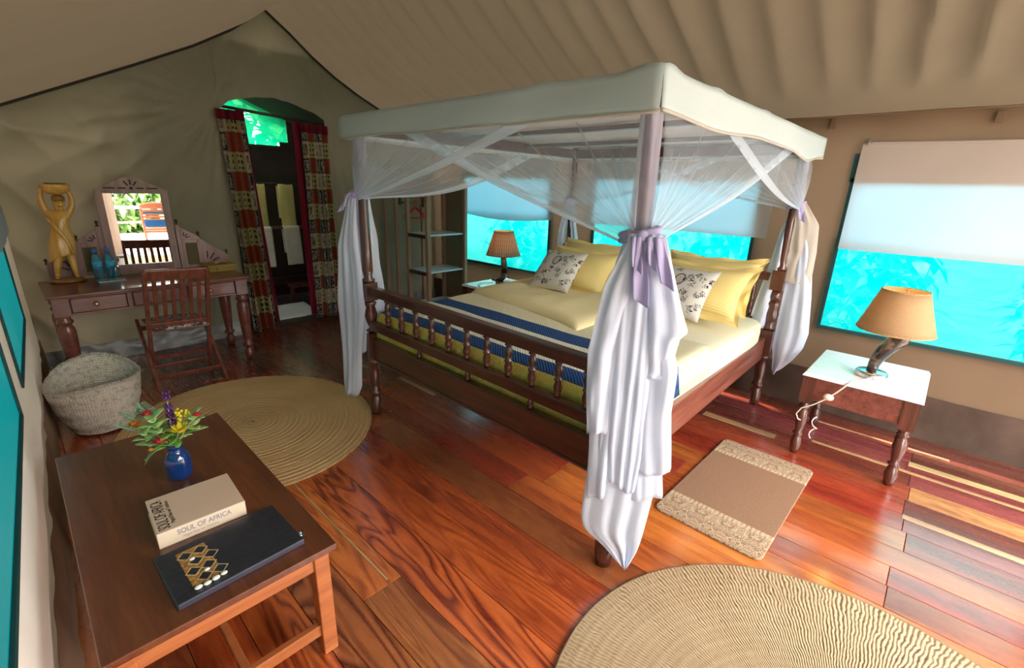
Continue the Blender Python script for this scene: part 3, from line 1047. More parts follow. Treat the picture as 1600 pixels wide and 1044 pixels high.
# ------------------------------------------------------------------ bathroom behind the doorway
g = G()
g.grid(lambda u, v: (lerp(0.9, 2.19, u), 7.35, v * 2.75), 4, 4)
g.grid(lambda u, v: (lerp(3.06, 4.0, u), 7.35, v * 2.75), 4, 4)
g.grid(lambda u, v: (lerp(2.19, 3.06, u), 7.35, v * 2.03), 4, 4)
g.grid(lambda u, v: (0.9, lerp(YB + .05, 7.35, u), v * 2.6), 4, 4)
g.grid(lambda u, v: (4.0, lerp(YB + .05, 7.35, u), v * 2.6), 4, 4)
struct(g.build('wall_bathroom', 'bath_shaded'))
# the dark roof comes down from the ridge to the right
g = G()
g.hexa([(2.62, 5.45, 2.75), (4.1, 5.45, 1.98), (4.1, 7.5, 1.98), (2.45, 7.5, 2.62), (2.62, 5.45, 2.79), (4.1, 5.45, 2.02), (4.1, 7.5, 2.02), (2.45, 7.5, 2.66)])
struct(g.build('ceiling_bathroom', 'bath_shaded'))
struct(G().box(0.9, 2.85, 5.37, 7.5, 2.80, 2.83).build('ceiling_bathroom_left', 'bath_shaded'))
w = bpy.data.objects.new('window_6', None); COL.objects.link(w); w.location = (2.19, 7.35, 2.03); struct(w)
G().grid(lambda u, v: (lerp(2.19, 3.06, u), 7.36, lerp(2.03, 2.75, v)), 4, 4).build('screen', 'screen_green', w)
G().box(2.15, 3.1, 7.33, 7.355, 2.00, 2.045).build('sill', 'bath_shaded', w)
G().box(2.94, 3.08, 7.33, 7.355, 2.04, 2.10).build('corner_flap', 'bath_shaded', w)
struct(G().box(1.2, 3.4, 6.9, 7.34, 0.0, 0.16).build('trim_5', 'darkwood'))

# doorway: curtain rod, burgundy edge trims, curtains, threshold
rod = tag(G().tube([(1.62, 5.375, 2.245), (2.64, 5.375, 2.185)], 0.014, 8).build('curtain_rod', 'darkwood'), 'dark curtain rod across the top of the arched doorway', 'rod')


def curtain(label, x0t, x1t, x0b, x1b, zt, zb, mat, npl, seed, trim):
    c = thing('door_curtain', label, 'curtain', ((x0t + x1t) / 2, YB - 0.06, zt), 'patterned doorway curtains')

    def fn(u, v):
        uu = u + 0.02 * math.sin(v * 5 + u * 9)
        x = lerp(lerp(x0b, x0t, v), lerp(x1b, x1t, v), uu)
        amp = 0.020 + 0.016 * (1 - v)
        y = YB - 0.055 + amp * math.sin(uu * npl * 2 * PI + 1.5 * nz(u * 3, v * 1.2, seed)) + .01 * nz(u * 2, v * 4, seed)
        z = lerp(zb + 0.012 * math.sin(u * 11 + seed), zt, v)
        return (x, y, z)
    G().grid(fn, 72, 40).build('printed_cloth', mat, c)
    a, b = trim
    G().grid(lambda u, v: (lerp(lerp(a[0], a[1], v), lerp(b[0], b[1], v), u), YB - 0.01 + 0.015 * math.sin(u * 5 + v * 3), lerp(zb + .03, zt + .03, v)), 6, 20).build('burgundy_lining', 'burgundy', c, solid=.003)
    G().grid(lambda u, v: fn(u, lerp(0.965, 1.005, v)), 40, 2).build('heading_band', 'burgundy', c, solid=.012)
    return c


curtain('red and cream patterned curtain at the left of the doorway, beside the dressing table', 1.575, 1.80, 1.63, 1.88, 2.20, 0.02, 'curtain_left', 3.5, 2, ((1.86, 1.78), (1.92, 1.83)))
curtain('black, cream and red patterned curtain at the right of the doorway, beside the bed', 2.36, 2.64, 2.33, 2.66, 2.15, 0.05, 'curtain_right', 4, 5, ((2.29, 2.29), (2.36, 2.37)))

# towel rack and towels
tr = thing('towel_rack', 'dark wooden towel rack beyond the doorway', 'rack', (2.4, 6.6, 0))
for x in (2.18, 3.02):
    G().box(x - .025, x + .025, 6.575, 6.625, 0, 1.56).build('post', 'darkwood', tr, .004)
for y, z, mt in ((6.6, 1.53, 'darkwood'), (6.55, 0.985, 'chairwood'), (6.6, 0.30, 'darkwood')):
    G().beam((2.18, y, z), (3.02, y, z), 0.035, 0.035).build('rail', mt, tr, .004)


def towel(label, x0, x1, y, z, zf, zb, mat, skew=0.0):
    pts = []
    n = 10
    for k in range(n + 1):
        pts.append((y - 0.034, lerp(zf, z, k / n)))
    for k in range(1, 6):
        a = PI * k / 6
        pts.append((y - 0.034 * math.cos(a), z + 0.034 * math.sin(a)))
    for k in range(n + 1):
        pts.append((y + 0.034, lerp(z, zb, k / n)))
    L = len(pts) - 1

    def fn(u, v):
        i = v * L
        k = min(L - 1, int(i))
        t = i - k
        yy, zz = lerp(pts[k][0], pts[k + 1][0], t), lerp(pts[k][1], pts[k + 1][1], t)
        return (lerp(x0, x1, u) + skew * (z - zz), yy + .006 * math.sin(u * 7 + zz * 6), zz)
    tag(G().grid(fn, 10, L * 2).build('bath_towel', mat, solid=.008), label, 'towel', 'towels on the rack beyond the doorway')


towel('yellow towel on the upper rail, right of the two towel stacks', 2.545, 2.735, 6.6, 1.50, 0.93, 1.1, 'towelyellow', 0.0)
towel('white towel on the lower rail below the yellow towel, right', 2.53, 2.74, 6.54, 0.97, 0.49, 0.65, 'towelwhite', 0.02)
towel('yellow towel on the upper rail, partly behind the left curtain', 2.20, 2.38, 6.6, 1.50, 0.93, 1.1, 'towelyellow', 0.0)
towel('white towel on the lower rail, partly behind the left curtain', 2.18, 2.385, 6.54, 0.97, 0.48, 0.65, 'towelwhite', 0.0)
bm = G()
bm.grid(lambda u, v: (lerp(1.93, 2.55, u) + 0.10 * (v - .5), lerp(5.60, 6.28, v), 0.010 + .006 * nz(u * 4, v * 4, 2)), 14, 14)
tag(bm.build('bath_mat', 'bathmat', solid=.012), 'pale green bath mat on the floor beyond the doorway', 'mat')
st = thing('bath_stool', 'low dark wooden bench beyond the bath mat', 'bench', (2.75, 6.3, 0))
G().box(2.5, 3.1, 6.35, 6.52, 0.20, 0.24).build('seat', 'chairwood', st, .004)
for x in (2.53, 3.07):
    G().box(x - .02, x + .02, 6.4, 6.46, 0, 0.20).build('leg', 'chairwood', st)

# ------------------------------------------------------------------ four-poster bed
PNF, PFF, PNH, PFH = (1.545, 0.825), (1.585, 2.775), (3.83, 0.875), (3.83, 2.79)
bed = thing('four_poster_bed', 'dark wooden four-poster bed with turned spindles in the middle of the tent', 'bed', (2.7, 1.8, 0))


def post(p, head):
    g = G()
    x, y = p
    leg = [(0.036, 0), (0.040, 0.05), (0.043, 0.10), (0.036, 0.135), (0.030, 0.150), (0.045, 0.165), (0.045, 0.180), (0.032, 0.195), (0.036, 0.23), (0.043, 0.32), (0.034, 0.385), (0.047, 0.400), (0.047, 0.415), (0.036, 0.425)]
    g.lathe(leg, (x, y, 0), 18)
    s = 0.043
    g.box(x - s, x + s, y - s, y + s, 0.425, 0.62)
    mid = [(0.036, 0.62), (0.046, 0.64), (0.032, 0.66), (0.040, 0.70), (0.046, 0.75), (0.034, 0.80), (0.046, 0.825), (0.034, 0.845)]
    g.lathe(mid, (x, y, 0), 18)
    b0, b1 = (0.93, 1.075) if head else (0.845, 0.965)
    if head:
        g.lathe([(0.034, 0.845), (0.040, 0.88), (0.032, 0.93)], (x, y, 0), 18)
    g.box(x - s, x + s, y - s, y + s, b0, b1)
    g.lathe([(0.040, b1), (0.046, b1 + .015), (0.030, b1 + .035), (0.036, b1 + .08), (0.034, b1 + .25), (0.027, 1.62), (0.026, 1.93), (0.026, 1.955)], (x, y, 0), 18)
    g.build('bed_post', 'turned', bed, bevel=0)


post(PNF, False); post(PFF, False); post(PNH, True); post(PFH, True)


def along(p, q, t):
    return (lerp(p[0], q[0], t), lerp(p[1], q[1], t))


def rail(name, p, q, z, w, h, mat, bev=.006):
    return G().beam((p[0], p[1], z), (q[0], q[1], z), w, h).build(name, mat, bed, bev)


rail('foot_rail', PNF, PFF, 0.912, 0.055, 0.060, 'bedwood')
rail('foot_rail', PNF, PFF, 0.672, 0.045, 0.062, 'bedwood')
rail('foot_board', PNF, PFF, 0.505, 0.030, 0.150, 'bedwood')
rail('foot_board_cap', PNF, PFF, 0.578, 0.045, 0.016, 'bedwood', .003)
rail('foot_board_bead', PNF, PFF, 0.433, 0.045, 0.014, 'bedwood', .003)
rail('side_rail', (PNF[0], PNF[1] + .02), (PNH[0], PNH[1] + .02), 0.475, 0.035, 0.175, 'bedwood_x')
rail('side_rail', (PFF[0], PFF[1] - .02), (PFH[0], PFH[1] - .02), 0.475, 0.035, 0.175, 'bedwood_x')
rail('head_rail', PNH, PFH, 1.02, 0.05, 0.06, 'bedwood')
rail('head_rail', PNH, PFH, 0.672, 0.045, 0.062, 'bedwood')
rail('head_board', PNH, PFH, 0.505, 0.030, 0.150, 'bedwood')


def spindle_mesh(h, r):
    pr = [(.55, 0), (.55, .06), (.9, .08), (.6, .12), (.95, .22), (1.0, .30), (.72, .42), (.95, .46), (.95, .49), (.65, .52), (.8, .62), (.92, .72), (.7, .84), (.55, .88), (.95, .91), (.95, .94), (.6, .97), (.6, 1.0)]
    return G().lathe([(a * r, b * h) for a, b in pr], (0, 0, 0), 12).mesh('spindle')


ms = spindle_mesh(0.185, 0.021); ms.materials.append(M['turned'])
for k in range(11):
    t = (lerp(0.985, 2.55, k / 10) - PNF[1]) / (PFF[1] - PNF[1])
    o = link('spindle', ms, bed)
    x, y = along(PNF, PFF, t)
    o.location = Vector((x, y, 0.70)) - world_loc(bed)
mb = G().lathe([(.012, 0), (.017, .012), (.011, .02), (.016, .032), (.011, .045), (.011, .058)], (0, 0, 0), 12).mesh('baluster'); mb.materials.append(M['turned'])
for yy in (1.30, 1.76, 2.21):
    o = link('baluster', mb, bed)
    x, y = along(PNF, PFF, (yy - PNF[1]) / (PFF[1] - PNF[1]))
    o.location = Vector((x, y, 0.585)) - world_loc(bed)
mh = spindle_mesh(0.29, 0.021); mh.materials.append(M['turned'])
for k in range(11):
    x, y = along(PNH, PFH, (k + 1) / 12)
    o = link('spindle', mh, bed)
    o.location = Vector((x, y, 0.70)) - world_loc(bed)
for p, q in ((PNF, PFF), (PNH, PFH), (PNF, PNH), (PFF, PFH)):
    rail('canopy_rail', p, q, 1.905, 0.035, 0.075, 'bedwood', .004)
for t in (0.36, 0.68):
    rail('canopy_slat', along(PNF, PNH, t), along(PFF, PFH, t), 1.92, 0.05, 0.025, 'bedwood', .003)


# ------------------------------------------------------------------ bedding
def softbox(x0, x1, y0, y1, z0, z1, r, name, mat, label, cat, group=None, wob=0.004, nu=60, nv=40):
    g = G()
    N = 26

    def prof(v):   # v 0..1 from bottom centre round the side to top centre
        return v
    # superellipsoid-like shell: loop u around, v from bottom to top
    cx, cy = (x0 + x1) / 2, (y0 + y1) / 2
    hx, hy, hz, cz = (x1 - x0) / 2, (y1 - y0) / 2, (z1 - z0) / 2, (z0 + z1) / 2

    def fn(u, v):
        a = 2 * PI * u
        b = -PI / 2 + PI * v
        ca, sa, cb, sb = math.cos(a), math.sin(a), math.cos(b), math.sin(b)
        e1, e2 = 0.16, 0.34
        pw = lambda w, m: math.copysign(abs(w) ** m, w)
        x, y, z = pw(cb, e2) * pw(ca, e1), pw(cb, e2) * pw(sa, e1), pw(sb, e2)
        return (cx + hx * x, cy + hy * y, cz + hz * z + wob * nz(x * 4, y * 4, 3))
    g.grid(fn, 96, 28, closed_u=True)
    return tag(g.build(name, mat), label, cat, group)


softbox(1.625, 3.79, 0.872, 2.735, 0.505, 0.735, 0.05, 'mattress', 'mattress', 'thick mattress in a cream fitted sheet on the four-poster bed', 'mattress')

# bed throw: hangs down inside the foot board, over the edge, along the top
TH = [(1.612, 0.535), (1.604, 0.60), (1.604, 0.66), (1.606, 0.725), (1.628, 0.760), (1.69, 0.772), (1.80, 0.768), (1.95, 0.766), (2.10, 0.768), (2.25, 0.770), (2.45, 0.770), (2.6, 0.768)]
TD = [0]
for a, b in zip(TH, TH[1:]):
    TD.append(TD[-1] + math.hypot(b[0] - a[0], b[1] - a[1]))
TW = [(0.858, 0.50), (0.852, 0.62), (0.856, 0.70), (0.885, 0.748), (0.94, 0.762)]


def throw(u, v):
    # u across the bed (y), v along the profile
    d = v * TD[-1]
    k = max(i for i in range(len(TD) - 1) if TD[i] <= d + 1e-9)
    t = (d - TD[k]) / (TD[k + 1] - TD[k])
    x, z = lerp(TH[k][0], TH[k + 1][0], t), lerp(TH[k][1], TH[k + 1][1], t)
    y = lerp(0.845, 2.752, u)
    e = min(y - 0.845, 2.752 - y)
    if e < 0.06:
        z -= (1 - math.sqrt(max(0, 1 - (1 - e / 0.06) ** 2))) * 0.07 + max(0, 0.012 - e) * 7
        z = max(0.50, z)
    z += 0.007 * nz(x * 4, y * 3, 5) + .010 * math.exp(-((y - 2.4) / 0.5) ** 2) * min(1, v * 2)
    x += 0.012 * math.sin(u * PI) * 0 + (0.004 * nz(y * 6, z * 6, 2) if v < .2 else 0)
    return (x, y, z)


tag(G().grid(throw, 70, 64, uvfn=lambda u, v: (u * 1.9, v * TD[-1])).build('bed_throw', 'throw', solid=.008), 'yellow waffle bed throw with two navy stripes over the foot of the bed', 'throw')


def duvet(u, v):
    y = lerp(1.55, 2.745, v)
    xa = lerp(2.14, 2.50, max(0, (y - 1.02) / 1.72)) + 0.03 * math.sin(y * 4.2)
    x = lerp(xa, 3.34, u)
    e = min(u * (3.34 - xa), (1 - u) * 1.0, (y - 1.55), (2.745 - y) + 0.01)
    h = 0.072 * (1 - math.exp(-max(0, e) / 0.035))
    return (x, y, 0.766 + h * (0.85 + 0.5 * nz(x * 1.6, y * 1.6, 8)) + 0.012 * nz(x * 3, y * 6, 2) * min(1, e * 10))


tag(G().grid(duvet, 50, 60).build('folded_duvet', 'duvet', solid=.006), 'yellow duvet folded back across the middle of the bed', 'duvet')


def pillow_mesh(w, h, t, name, flange=0.0, nu=30, nv=26, sag=0.0, seed=0):
    g = G()

    def side(sg):
        def fn(u, v):
            a, b = 2 * u - 1, 2 * v - 1
            k = (1 - abs(a) ** 2.6) ** 0.55 * (1 - abs(b) ** 2.6) ** 0.55
            pin = 1 - 0.10 * (1 - abs(b) ** 2) * abs(a) ** 3
            pin2 = 1 - 0.09 * (1 - abs(a) ** 2) * abs(b) ** 3
            zz = sg * t / 2 * k * (1 - 0.25 * b) + 0.006 * nz(a * 3 + seed, b * 3, sg) * k
            return (a * w / 2 * pin, b * h / 2 * pin2 - sag * (1 - a * a) * (b > 0) * b, zz)
        return fn
    g.grid(side(1), nu, nv)
    b = len(g.v)
    g.grid(lambda u, v: side(-1)(1 - u, v), nu, nv)
    me = g.mesh(name)
    fl_ = None
    if flange:
        q = G()
        for edge in range(4):
            def fe(u, v, edge=edge):
                a = 2 * u - 1
                o = v * flange + 0.0
                wv = 0.010 * math.sin(a * 9 + edge) * v
                if edge == 0:
                    p = side(1)(u, 1.0); return (p[0] * (1 + v * flange * 2 / w), p[1] + o, wv)
                if edge == 1:
                    p = side(1)(u, 0.0); return (p[0] * (1 + v * flange * 2 / w), p[1] - o, wv)
                if edge == 2:
                    p = side(1)(1.0, u); return (p[0] + o, p[1] * (1 + v * flange * 2 / h), wv)
                p = side(1)(0.0, u); return (p[0] - o, p[1] * (1 + v * flange * 2 / h), wv)
            q.grid(fe, 24, 3)
        fl_ = q.mesh(name + '_flange')
    return me, fl_


pm, pf = pillow_mesh(0.66, 0.42, 0.20, 'pillow', 0.035, sag=0.02)
pm.materials.append(M['pillow']); pf.materials.append(M['flange'])
cm, _ = pillow_mesh(0.41, 0.40, 0.13, 'cushion', 0, seed=3)
cm.materials.append(M['print'])


def place_pillow(label, loc, tilt, rz, kind, roll=0.0, sc=1.0):
    """pillow plane: local x -> -y of bed, local y -> up the lean, local z -> towards the foot"""
    o = thing('pillow' if kind == 'p' else 'scatter_cushion', label, 'pillow' if kind == 'p' else 'cushion', loc, 'yellow bed pillows' if kind == 'p' else 'printed scatter cushions')
    ct, s_ = math.cos(tilt), math.sin(tilt)
    ey = Vector((ct, 0, s_)); ez = Vector((-s_, 0, ct)); ex = Vector((0, -1, 0))
    R = Matrix((ex, ey, ez)).transposed().to_4x4()
    o.rotation_euler = (Matrix.Rotation(rz, 4, 'Z') @ R @ Matrix.Rotation(roll, 4, 'Z')).to_euler()
    if kind == 'p':
        link('pillow_case', pm, o, local=True)
        link('flange', pf, o, local=True)
    else:
        link('printed_cover', cm, o, local=True)
    o.scale = (sc, sc, sc)
    return o


TI = 0.84
place_pillow('yellow pillow lying flat at the back behind the left pillow pair', (3.56, 2.30, 0.94), 0.75, 0.0, 'p')
place_pillow('rear yellow pillow of the left leaning pair, its white edge showing above the front one', (3.42, 2.27, 0.985), 0.85, 0.0, 'p')
place_pillow('front yellow pillow of the left pair, behind the printed cushion nearest the wardrobe', (3.235, 2.25, 0.945), 0.78, 0.0, 'p')
place_pillow('yellow pillow lying flat at the back behind the right pillow pair', (3.56, 1.40, 0.94), 0.75, 0.0, 'p')
place_pillow('rear yellow pillow of the right leaning pair, nearest the bed post', (3.45, 1.27, 0.985), 0.85, 0.0, 'p')
place_pillow('front yellow pillow of the right pair, its corner at the bed edge', (3.26, 1.25, 0.955), 0.80, 0.0, 'p')
place_pillow('cream cushion with black ink drawings leaning on the left pillows', (3.03, 2.31, 0.955), 0.80, 0.0, 'c', 0.03)
place_pillow('cream cushion with black ink drawings half hidden by the tied net, right', (3.03, 1.27, 0.960), 0.84, 0.0, 'c', -0.02)

# ------------------------------------------------------------------ mosquito net
net = thing('mosquito_net', 'white mosquito net over the four-poster bed, tied back to its posts', 'net', (2.7, 1.8, 1.9))
CX0, CX1, CY0, CY1 = 1.495, 3.885, 0.775, 2.835
ZT, ZV = 1.968, 1.842


def bumps(x, y):
    z = 0
    for (px, py), a in ((PNF, .030), (PFF, .012), (PNH, .012), (PFH, .012), ((1.56, 1.25), .020), ((1.95, 0.84), .022), ((2.55, 0.85), .020)):
        z += a * math.exp(-((x - px) ** 2 + (y - py) ** 2) / 0.004)
    return z


G().grid(lambda u, v: (lerp(CX0, CX1, u), lerp(CY0, CY1, v), ZT - 0.004 + bumps(lerp(CX0, CX1, u), lerp(CY0, CY1, v)) - .025 * math.sin(u * PI) * math.sin(v * PI) * 1), 70, 70).build('net_top', 'nettop', net)
VAL = [((CX0, CY0), (CX0, CY1), .018), ((CX0, CY0), (CX1, CY0), .03), ((CX1, CY0), (CX1, CY1), .02), ((CX0, CY1), (CX1, CY1), .02)]
for i, (p, q, am) in enumerate(VAL):
    def fv(u, v, p=p, q=q, am=am, i=i):
        x, y = along(p, q, u)
        dx = 0.008 * math.sin(u * 17 + i) * (1 - v) + 0.006 * nz(u * 6, v * 2, i)
        low = ZV + am * 0.6 * nz(u * 4.5, i * 3.7, 2) + (-0.035 * math.exp(-((u - .80) / .10) ** 2) if i == 1 else 0)
        z = lerp(low, ZT + bumps(x, y), v)
        if i in (0, 2):
            return (x + dx * (-1 if i == 0 else 1), y, z)
        return (x, y + dx * (-1 if i == 1 else 1), z)
    G().grid(fv, 70, 6).build('valance', 'cottonwhite', net, solid=.003)
    G().tube([fv(k / 60, 0) for k in range(61)], 0.006, 6).build('valance_hem', 'drapecream', net)
TIE = {PNF: (1.535, 0.815, 1.462), PFF: (1.575, 2.785, 1.535), PNH: (3.83, 0.865, 1.545), PFH: (3.83, 2.80, 1.50)}


def netpanel(post_, other, off, sag, frac, bulge, seed):
    """a half curtain: hangs from the valance between its post and a point frac of the way to the other post, gathered into the tie"""
    tie = Vector(TIE[post_])
    nrm = Vector((off[0], off[1], 0))

    def fn(u, v):
        w = u * frac
        top = Vector((lerp(post_[0], other[0], w), lerp(post_[1], other[1], w), ZV + 0.012)) + nrm * 0.045
        if u < 0.02:
            top = Vector((post_[0], post_[1], ZV + 0.012)) + nrm * 0.045
        t2 = tie + nrm * (0.038) + Vector((0, 0, 0.015 - 0.06 * u))
        dirv = Vector((other[0] - post_[0], other[1] - post_[1], 0)).normalized()
        t2 = t2 + dirv * (0.045 * u)
        p = top.lerp(t2, v)
        p.z -= sag * u * math.sin(v * PI) ** 1.2
        p += nrm * (bulge * math.sin(v * PI) * (0.4 + 0.6 * u) + 0.010 * (1 - v * .6) * math.sin(u * 42 + 2 * nz(u * 5, v, seed)) * min(1, v * 4))
        return p
    return G().grid(fn, 84, 22).build('net_panel', 'net', net)


netpanel(PNF, PFF, (-1, 0), 0.02, 0.735, 0.015, 1)
netpanel(PFF, PNF, (-1, 0), 0.03, 0.78, 0.030, 2)
netpanel(PNF, PNH, (0, -1), 0.03, 0.78, 0.015, 3)
netpanel(PNH, PNF, (0, -1), 0.07, 0.76, 0.030, 4)
netpanel(PNH, PFH, (1, 0), 0.05, 0.72, 0.015, 5)
netpanel(PFH, PNH, (1, 0), 0.05, 0.72, 0.03, 6)
netpanel(PFF, PFH, (0, 1), 0.11, 0.76, 0.02, 7)
netpanel(PFH, PFF, (0, 1), 0.06, 0.76, 0.03, 8)


def drape(c, d, back, edges, zt, seed, mat='drape', pleats=3.0, amp=0.018, name='tied_drape', rag=0.012, throat=0.30):
    """hanging tail of the net below a tie. c: xy of the tie; d: unit vector across; back: unit vector the cloth bows towards.
    edges: [(z, left, right)] outline across d from the tie down; pleats run down its length."""
    d, back = Vector((d[0], d[1], 0)), Vector((back[0], back[1], 0))
    zs = [e[0] for e in edges]
    zb = zs[-1]

    def fn(u, v):
        z = lerp(zt, zb, v)
        k = 0
        while k < len(zs) - 2 and zs[k + 1] > z:
            k += 1
        t = min(1, max(0, (zs[k] - z) / max(1e-6, zs[k] - zs[k + 1])))
        L, R = lerp(edges[k][1], edges[k + 1][1], t), lerp(edges[k][2], edges[k + 1][2], t)
        s = lerp(L, R, u)
        w = R - L
        op = min(1, v * 3 + 0.25)
        b = amp * op * (0.45 * math.sin(u * pleats * PI + 2.6 * nz(u * 1.7, v * 1.1, seed) + seed) + 1.5 * nz(u * pleats * 1.6, v * 1.3, seed * 3.1) + 0.25 * math.sin(u * pleats * 5.3 + seed + v)) + 0.45 * w * math.sin(u * PI) * throat + .012 * nz(u * 3, v * 5, seed + 4)
        zz = z + rag * math.sin(u * 6 + seed) * v
        return Vector((c[0], c[1], zz)) + d * s + back * b
    return G().grid(fn, 46, 46).build(name, mat, net, solid=.002)


# near foot post: a broad, many layered tail
dn, bn = (0.533, -0.846), (-0.846, -0.533)


def nd(off, edges, seed, pleats, amp, rag=.012, throat=.3):
    drape((1.51 + off * bn[0], .795 + off * bn[1]), dn, bn, edges, 1.46, seed, pleats=pleats, amp=amp, rag=rag, throat=throat)


nd(.045, [(1.46, .02, .075), (1.21, .05, .158), (1.125, .055, .192), (1.10, .06, .168), (0.97, .07, .150), (0.94, .07, .125)], 1, 1.5, .008, .006)
nd(.028, [(1.46, .02, .075), (1.1, .04, .14), (.97, .05, .180), (.80, .05, .178), (.55, .06, .208), (.54, .06, .205)], 2, 2, .010)
nd(.012, [(1.46, .0, .07), (1.0, .02, .13), (.6, .03, .17), (.415, .04, .197), (.405, .04, .195)], 3, 2.5, .013)
nd(.050, [(1.46, -.035, .0), (1.28, -.112, -.02), (1.03, -.150, -.045), (.86, -.142, -.055), (.705, -.128, -.05), (.695, -.125, -.055)], 4, 1.3, .008, .006)
nd(.026, [(1.46, -.03, .03), (1.0, -.132, .0), (.7, -.118, .0), (.395, -.102, -.01), (.385, -.10, -.015)], 5, 2, .012)
nd(.036, [(1.46, -.045, .05), (1.25, -.075, .07), (.9, -.08, .085), (.62, -.075, .09), (.46, -.05, .08)], 6, 5, .007, .02)
nd(.0, [(1.45, -.04, .06), (1.0, -.12, .13), (.5, -.112, .165), (.27, -.122, .142), (.205, -.105, .135), (.14, -.020, .125), (.06, .05, .10), (.035, .075, .09)], 7, 4, .014, .004)
drape((1.60, .86), dn, (0.846, 0.533), [(1.45, -.04, .05), (1.2, -.10, .09), (0.9, -.13, .09), (0.55, -.12, .09), (0.54, -.12, .09)], 1.45, 8, pleats=4)


def sash(tie, d, f, tails, big=1.0):
    T = Vector(tie)
    d, f = Vector((d[0], d[1], 0)), Vector((f[0], f[1], 0))
    g = G()
    for dz, tilt in ((0.0, .012), (-0.026, -.010), (-0.012, 0.02)):
        pts = []
        for k in range(25):
            a = 2 * PI * k / 24
            pts.append(T + d * (0.062 * big * math.cos(a)) + f * (0.056 * big * math.sin(a)) + Vector((0, 0, dz + tilt * math.cos(a))))
        g.tube(pts, 0.015 * big, 8, False, 0.7)
    g.ball(T + f * 0.07 * big + Vector((0, 0, -.012)), 0.026 * big, 12, 8, (1, 1, .9))
    g.tube([T + f * .07 + d * .01, T + f * .09 + d * .035 + Vector((0, 0, -.03)), T + f * .085 + d * .05 + Vector((0, 0, -.085))], [.012, .02, .008], 8, True, .5)
    g.build('sash_knot', 'sash', net)
    for x0, x1, L, w in tails:
        def ft(u, v):
            s = lerp(x0, x1, v) + (u - .5) * lerp(.03, w, min(1, v * 1.6))
            return T + d * s + f * (0.088 + 0.03 * v + 0.012 * math.sin(u * PI * 1.5 + v * 3)) + Vector((0, 0, -0.01 - L * v - 0.025 * (u - .5) * v))
        G().grid(ft, 8, 20).build('sash_tail', 'sash', net, solid=.003)


sash(TIE[PNF], dn, bn, ((-.005, .02, .225, .055), (-.02, -.005, .11, .035), (.055, .10, .16, .045), (.03, .045, .10, .03)))

# the net is wrapped round the near foot post above its tie
for pp_, zt_ in ((PNF, 1.462), (PNH, 1.545), (PFF, 1.535)):
    G().grid(lambda u, v: (pp_[0] + (0.034 + .006 * (1 - v) + .004 * math.sin(u * 2 * PI * 5 + v * 2)) * math.cos(2 * PI * u), pp_[1] + (0.034 + .006 * (1 - v) + .004 * math.sin(u * 2 * PI * 5 + v * 2)) * math.sin(2 * PI * u), lerp(zt_ - .02, 1.86, v)), 40, 12, closed_u=True).build('post_wrap', 'netwrap', net)

# far foot post tail hangs outside the post
dl, bl = (-0.25, 0.968), (-0.968, -0.25)
c = (1.56, 2.80)
drape(c, dl, bl, [(1.54, -.03, .05), (1.45, -.01, .10), (1.2, -.02, .17), (0.9, -.06, .19), (0.62, -.07, .20), (0.48, -.04, .21), (0.47, .0, .21)], 1.54, 11, pleats=3, amp=.022, mat='drape')
drape((1.53, 2.79), dl, bl, [(1.53, -.02, .04), (1.2, .0, .15), (0.8, -.04, .19), (0.45, .02, .20), (0.22, .04, .215), (0.12, .10, .205), (0.115, .12, .20)], 1.53, 12, pleats=2.5, amp=.02)
drape((1.55, 2.80), dl, bl, [(1.54, .0, .05), (1.46, .02, .105), (1.35, .04, .125), (1.34, .05, .13)], 1.54, 13, pleats=1.5, amp=.01, mat='drapecream')
drape((1.62, 2.80), (0.9, 0.43), (0, 1), [(1.53, -.01, .03), (1.2, .0, .10), (0.85, .02, .15), (0.60, .04, .16)], 1.53, 14, pleats=2)
sash(TIE[PFF], dl, bl, ((0.02, .05, .10, .04),), .8)
# near head post
dh, bh = (0.25, -0.968), (-0.968, -0.25)
c = (3.82, 0.85)
drape(c, dh, bh, [(1.55, -.02, .05), (1.42, .0, .14), (1.40, .0, .15), (1.22, .0, .17), (1.02, -.02, .175), (1.0, -.02, .175)], 1.55, 21, pleats=2, mat='drapecream')
drape((3.83, 0.85), dh, bh, [(1.55, .0, .04), (1.2, .02, .15), (0.9, .02, .20), (0.62, .02, .235), (0.5, .02, .22), (0.40, .04, .17), (0.30, .05, .10), (0.295, .055, .09)], 1.55, 22, pleats=2.5, amp=.025)
drape((3.84, 0.86), dh, bh, [(1.55, -.02, .02), (1.35, -.07, -.01), (1.1, -.10, .0), (0.85, -.14, -.01), (0.62, -.17, -.02)], 1.55, 23, pleats=1.5)
sash(TIE[PNH], dh, bh, ((0.02, .05, .10, .04),), .8)
# far head post
drape((3.80, 2.80), (0, 1), (-1, 0), [(1.50, -.02, .03), (1.2, .02, .11), (0.9, .03, .15), (0.6, .03, .15)], 1.5, 31, pleats=2)
drape((3.80, 2.78), (0, -1), (-1, 0), [(1.50, -.02, .03), (1.2, .03, .10), (0.9, .05, .15), (0.75, .05, .15)], 1.5, 32, pleats=2)
sash(TIE[PFH], (0, 1), (-1, 0), ((0.02, .05, .10, .04),), .8)

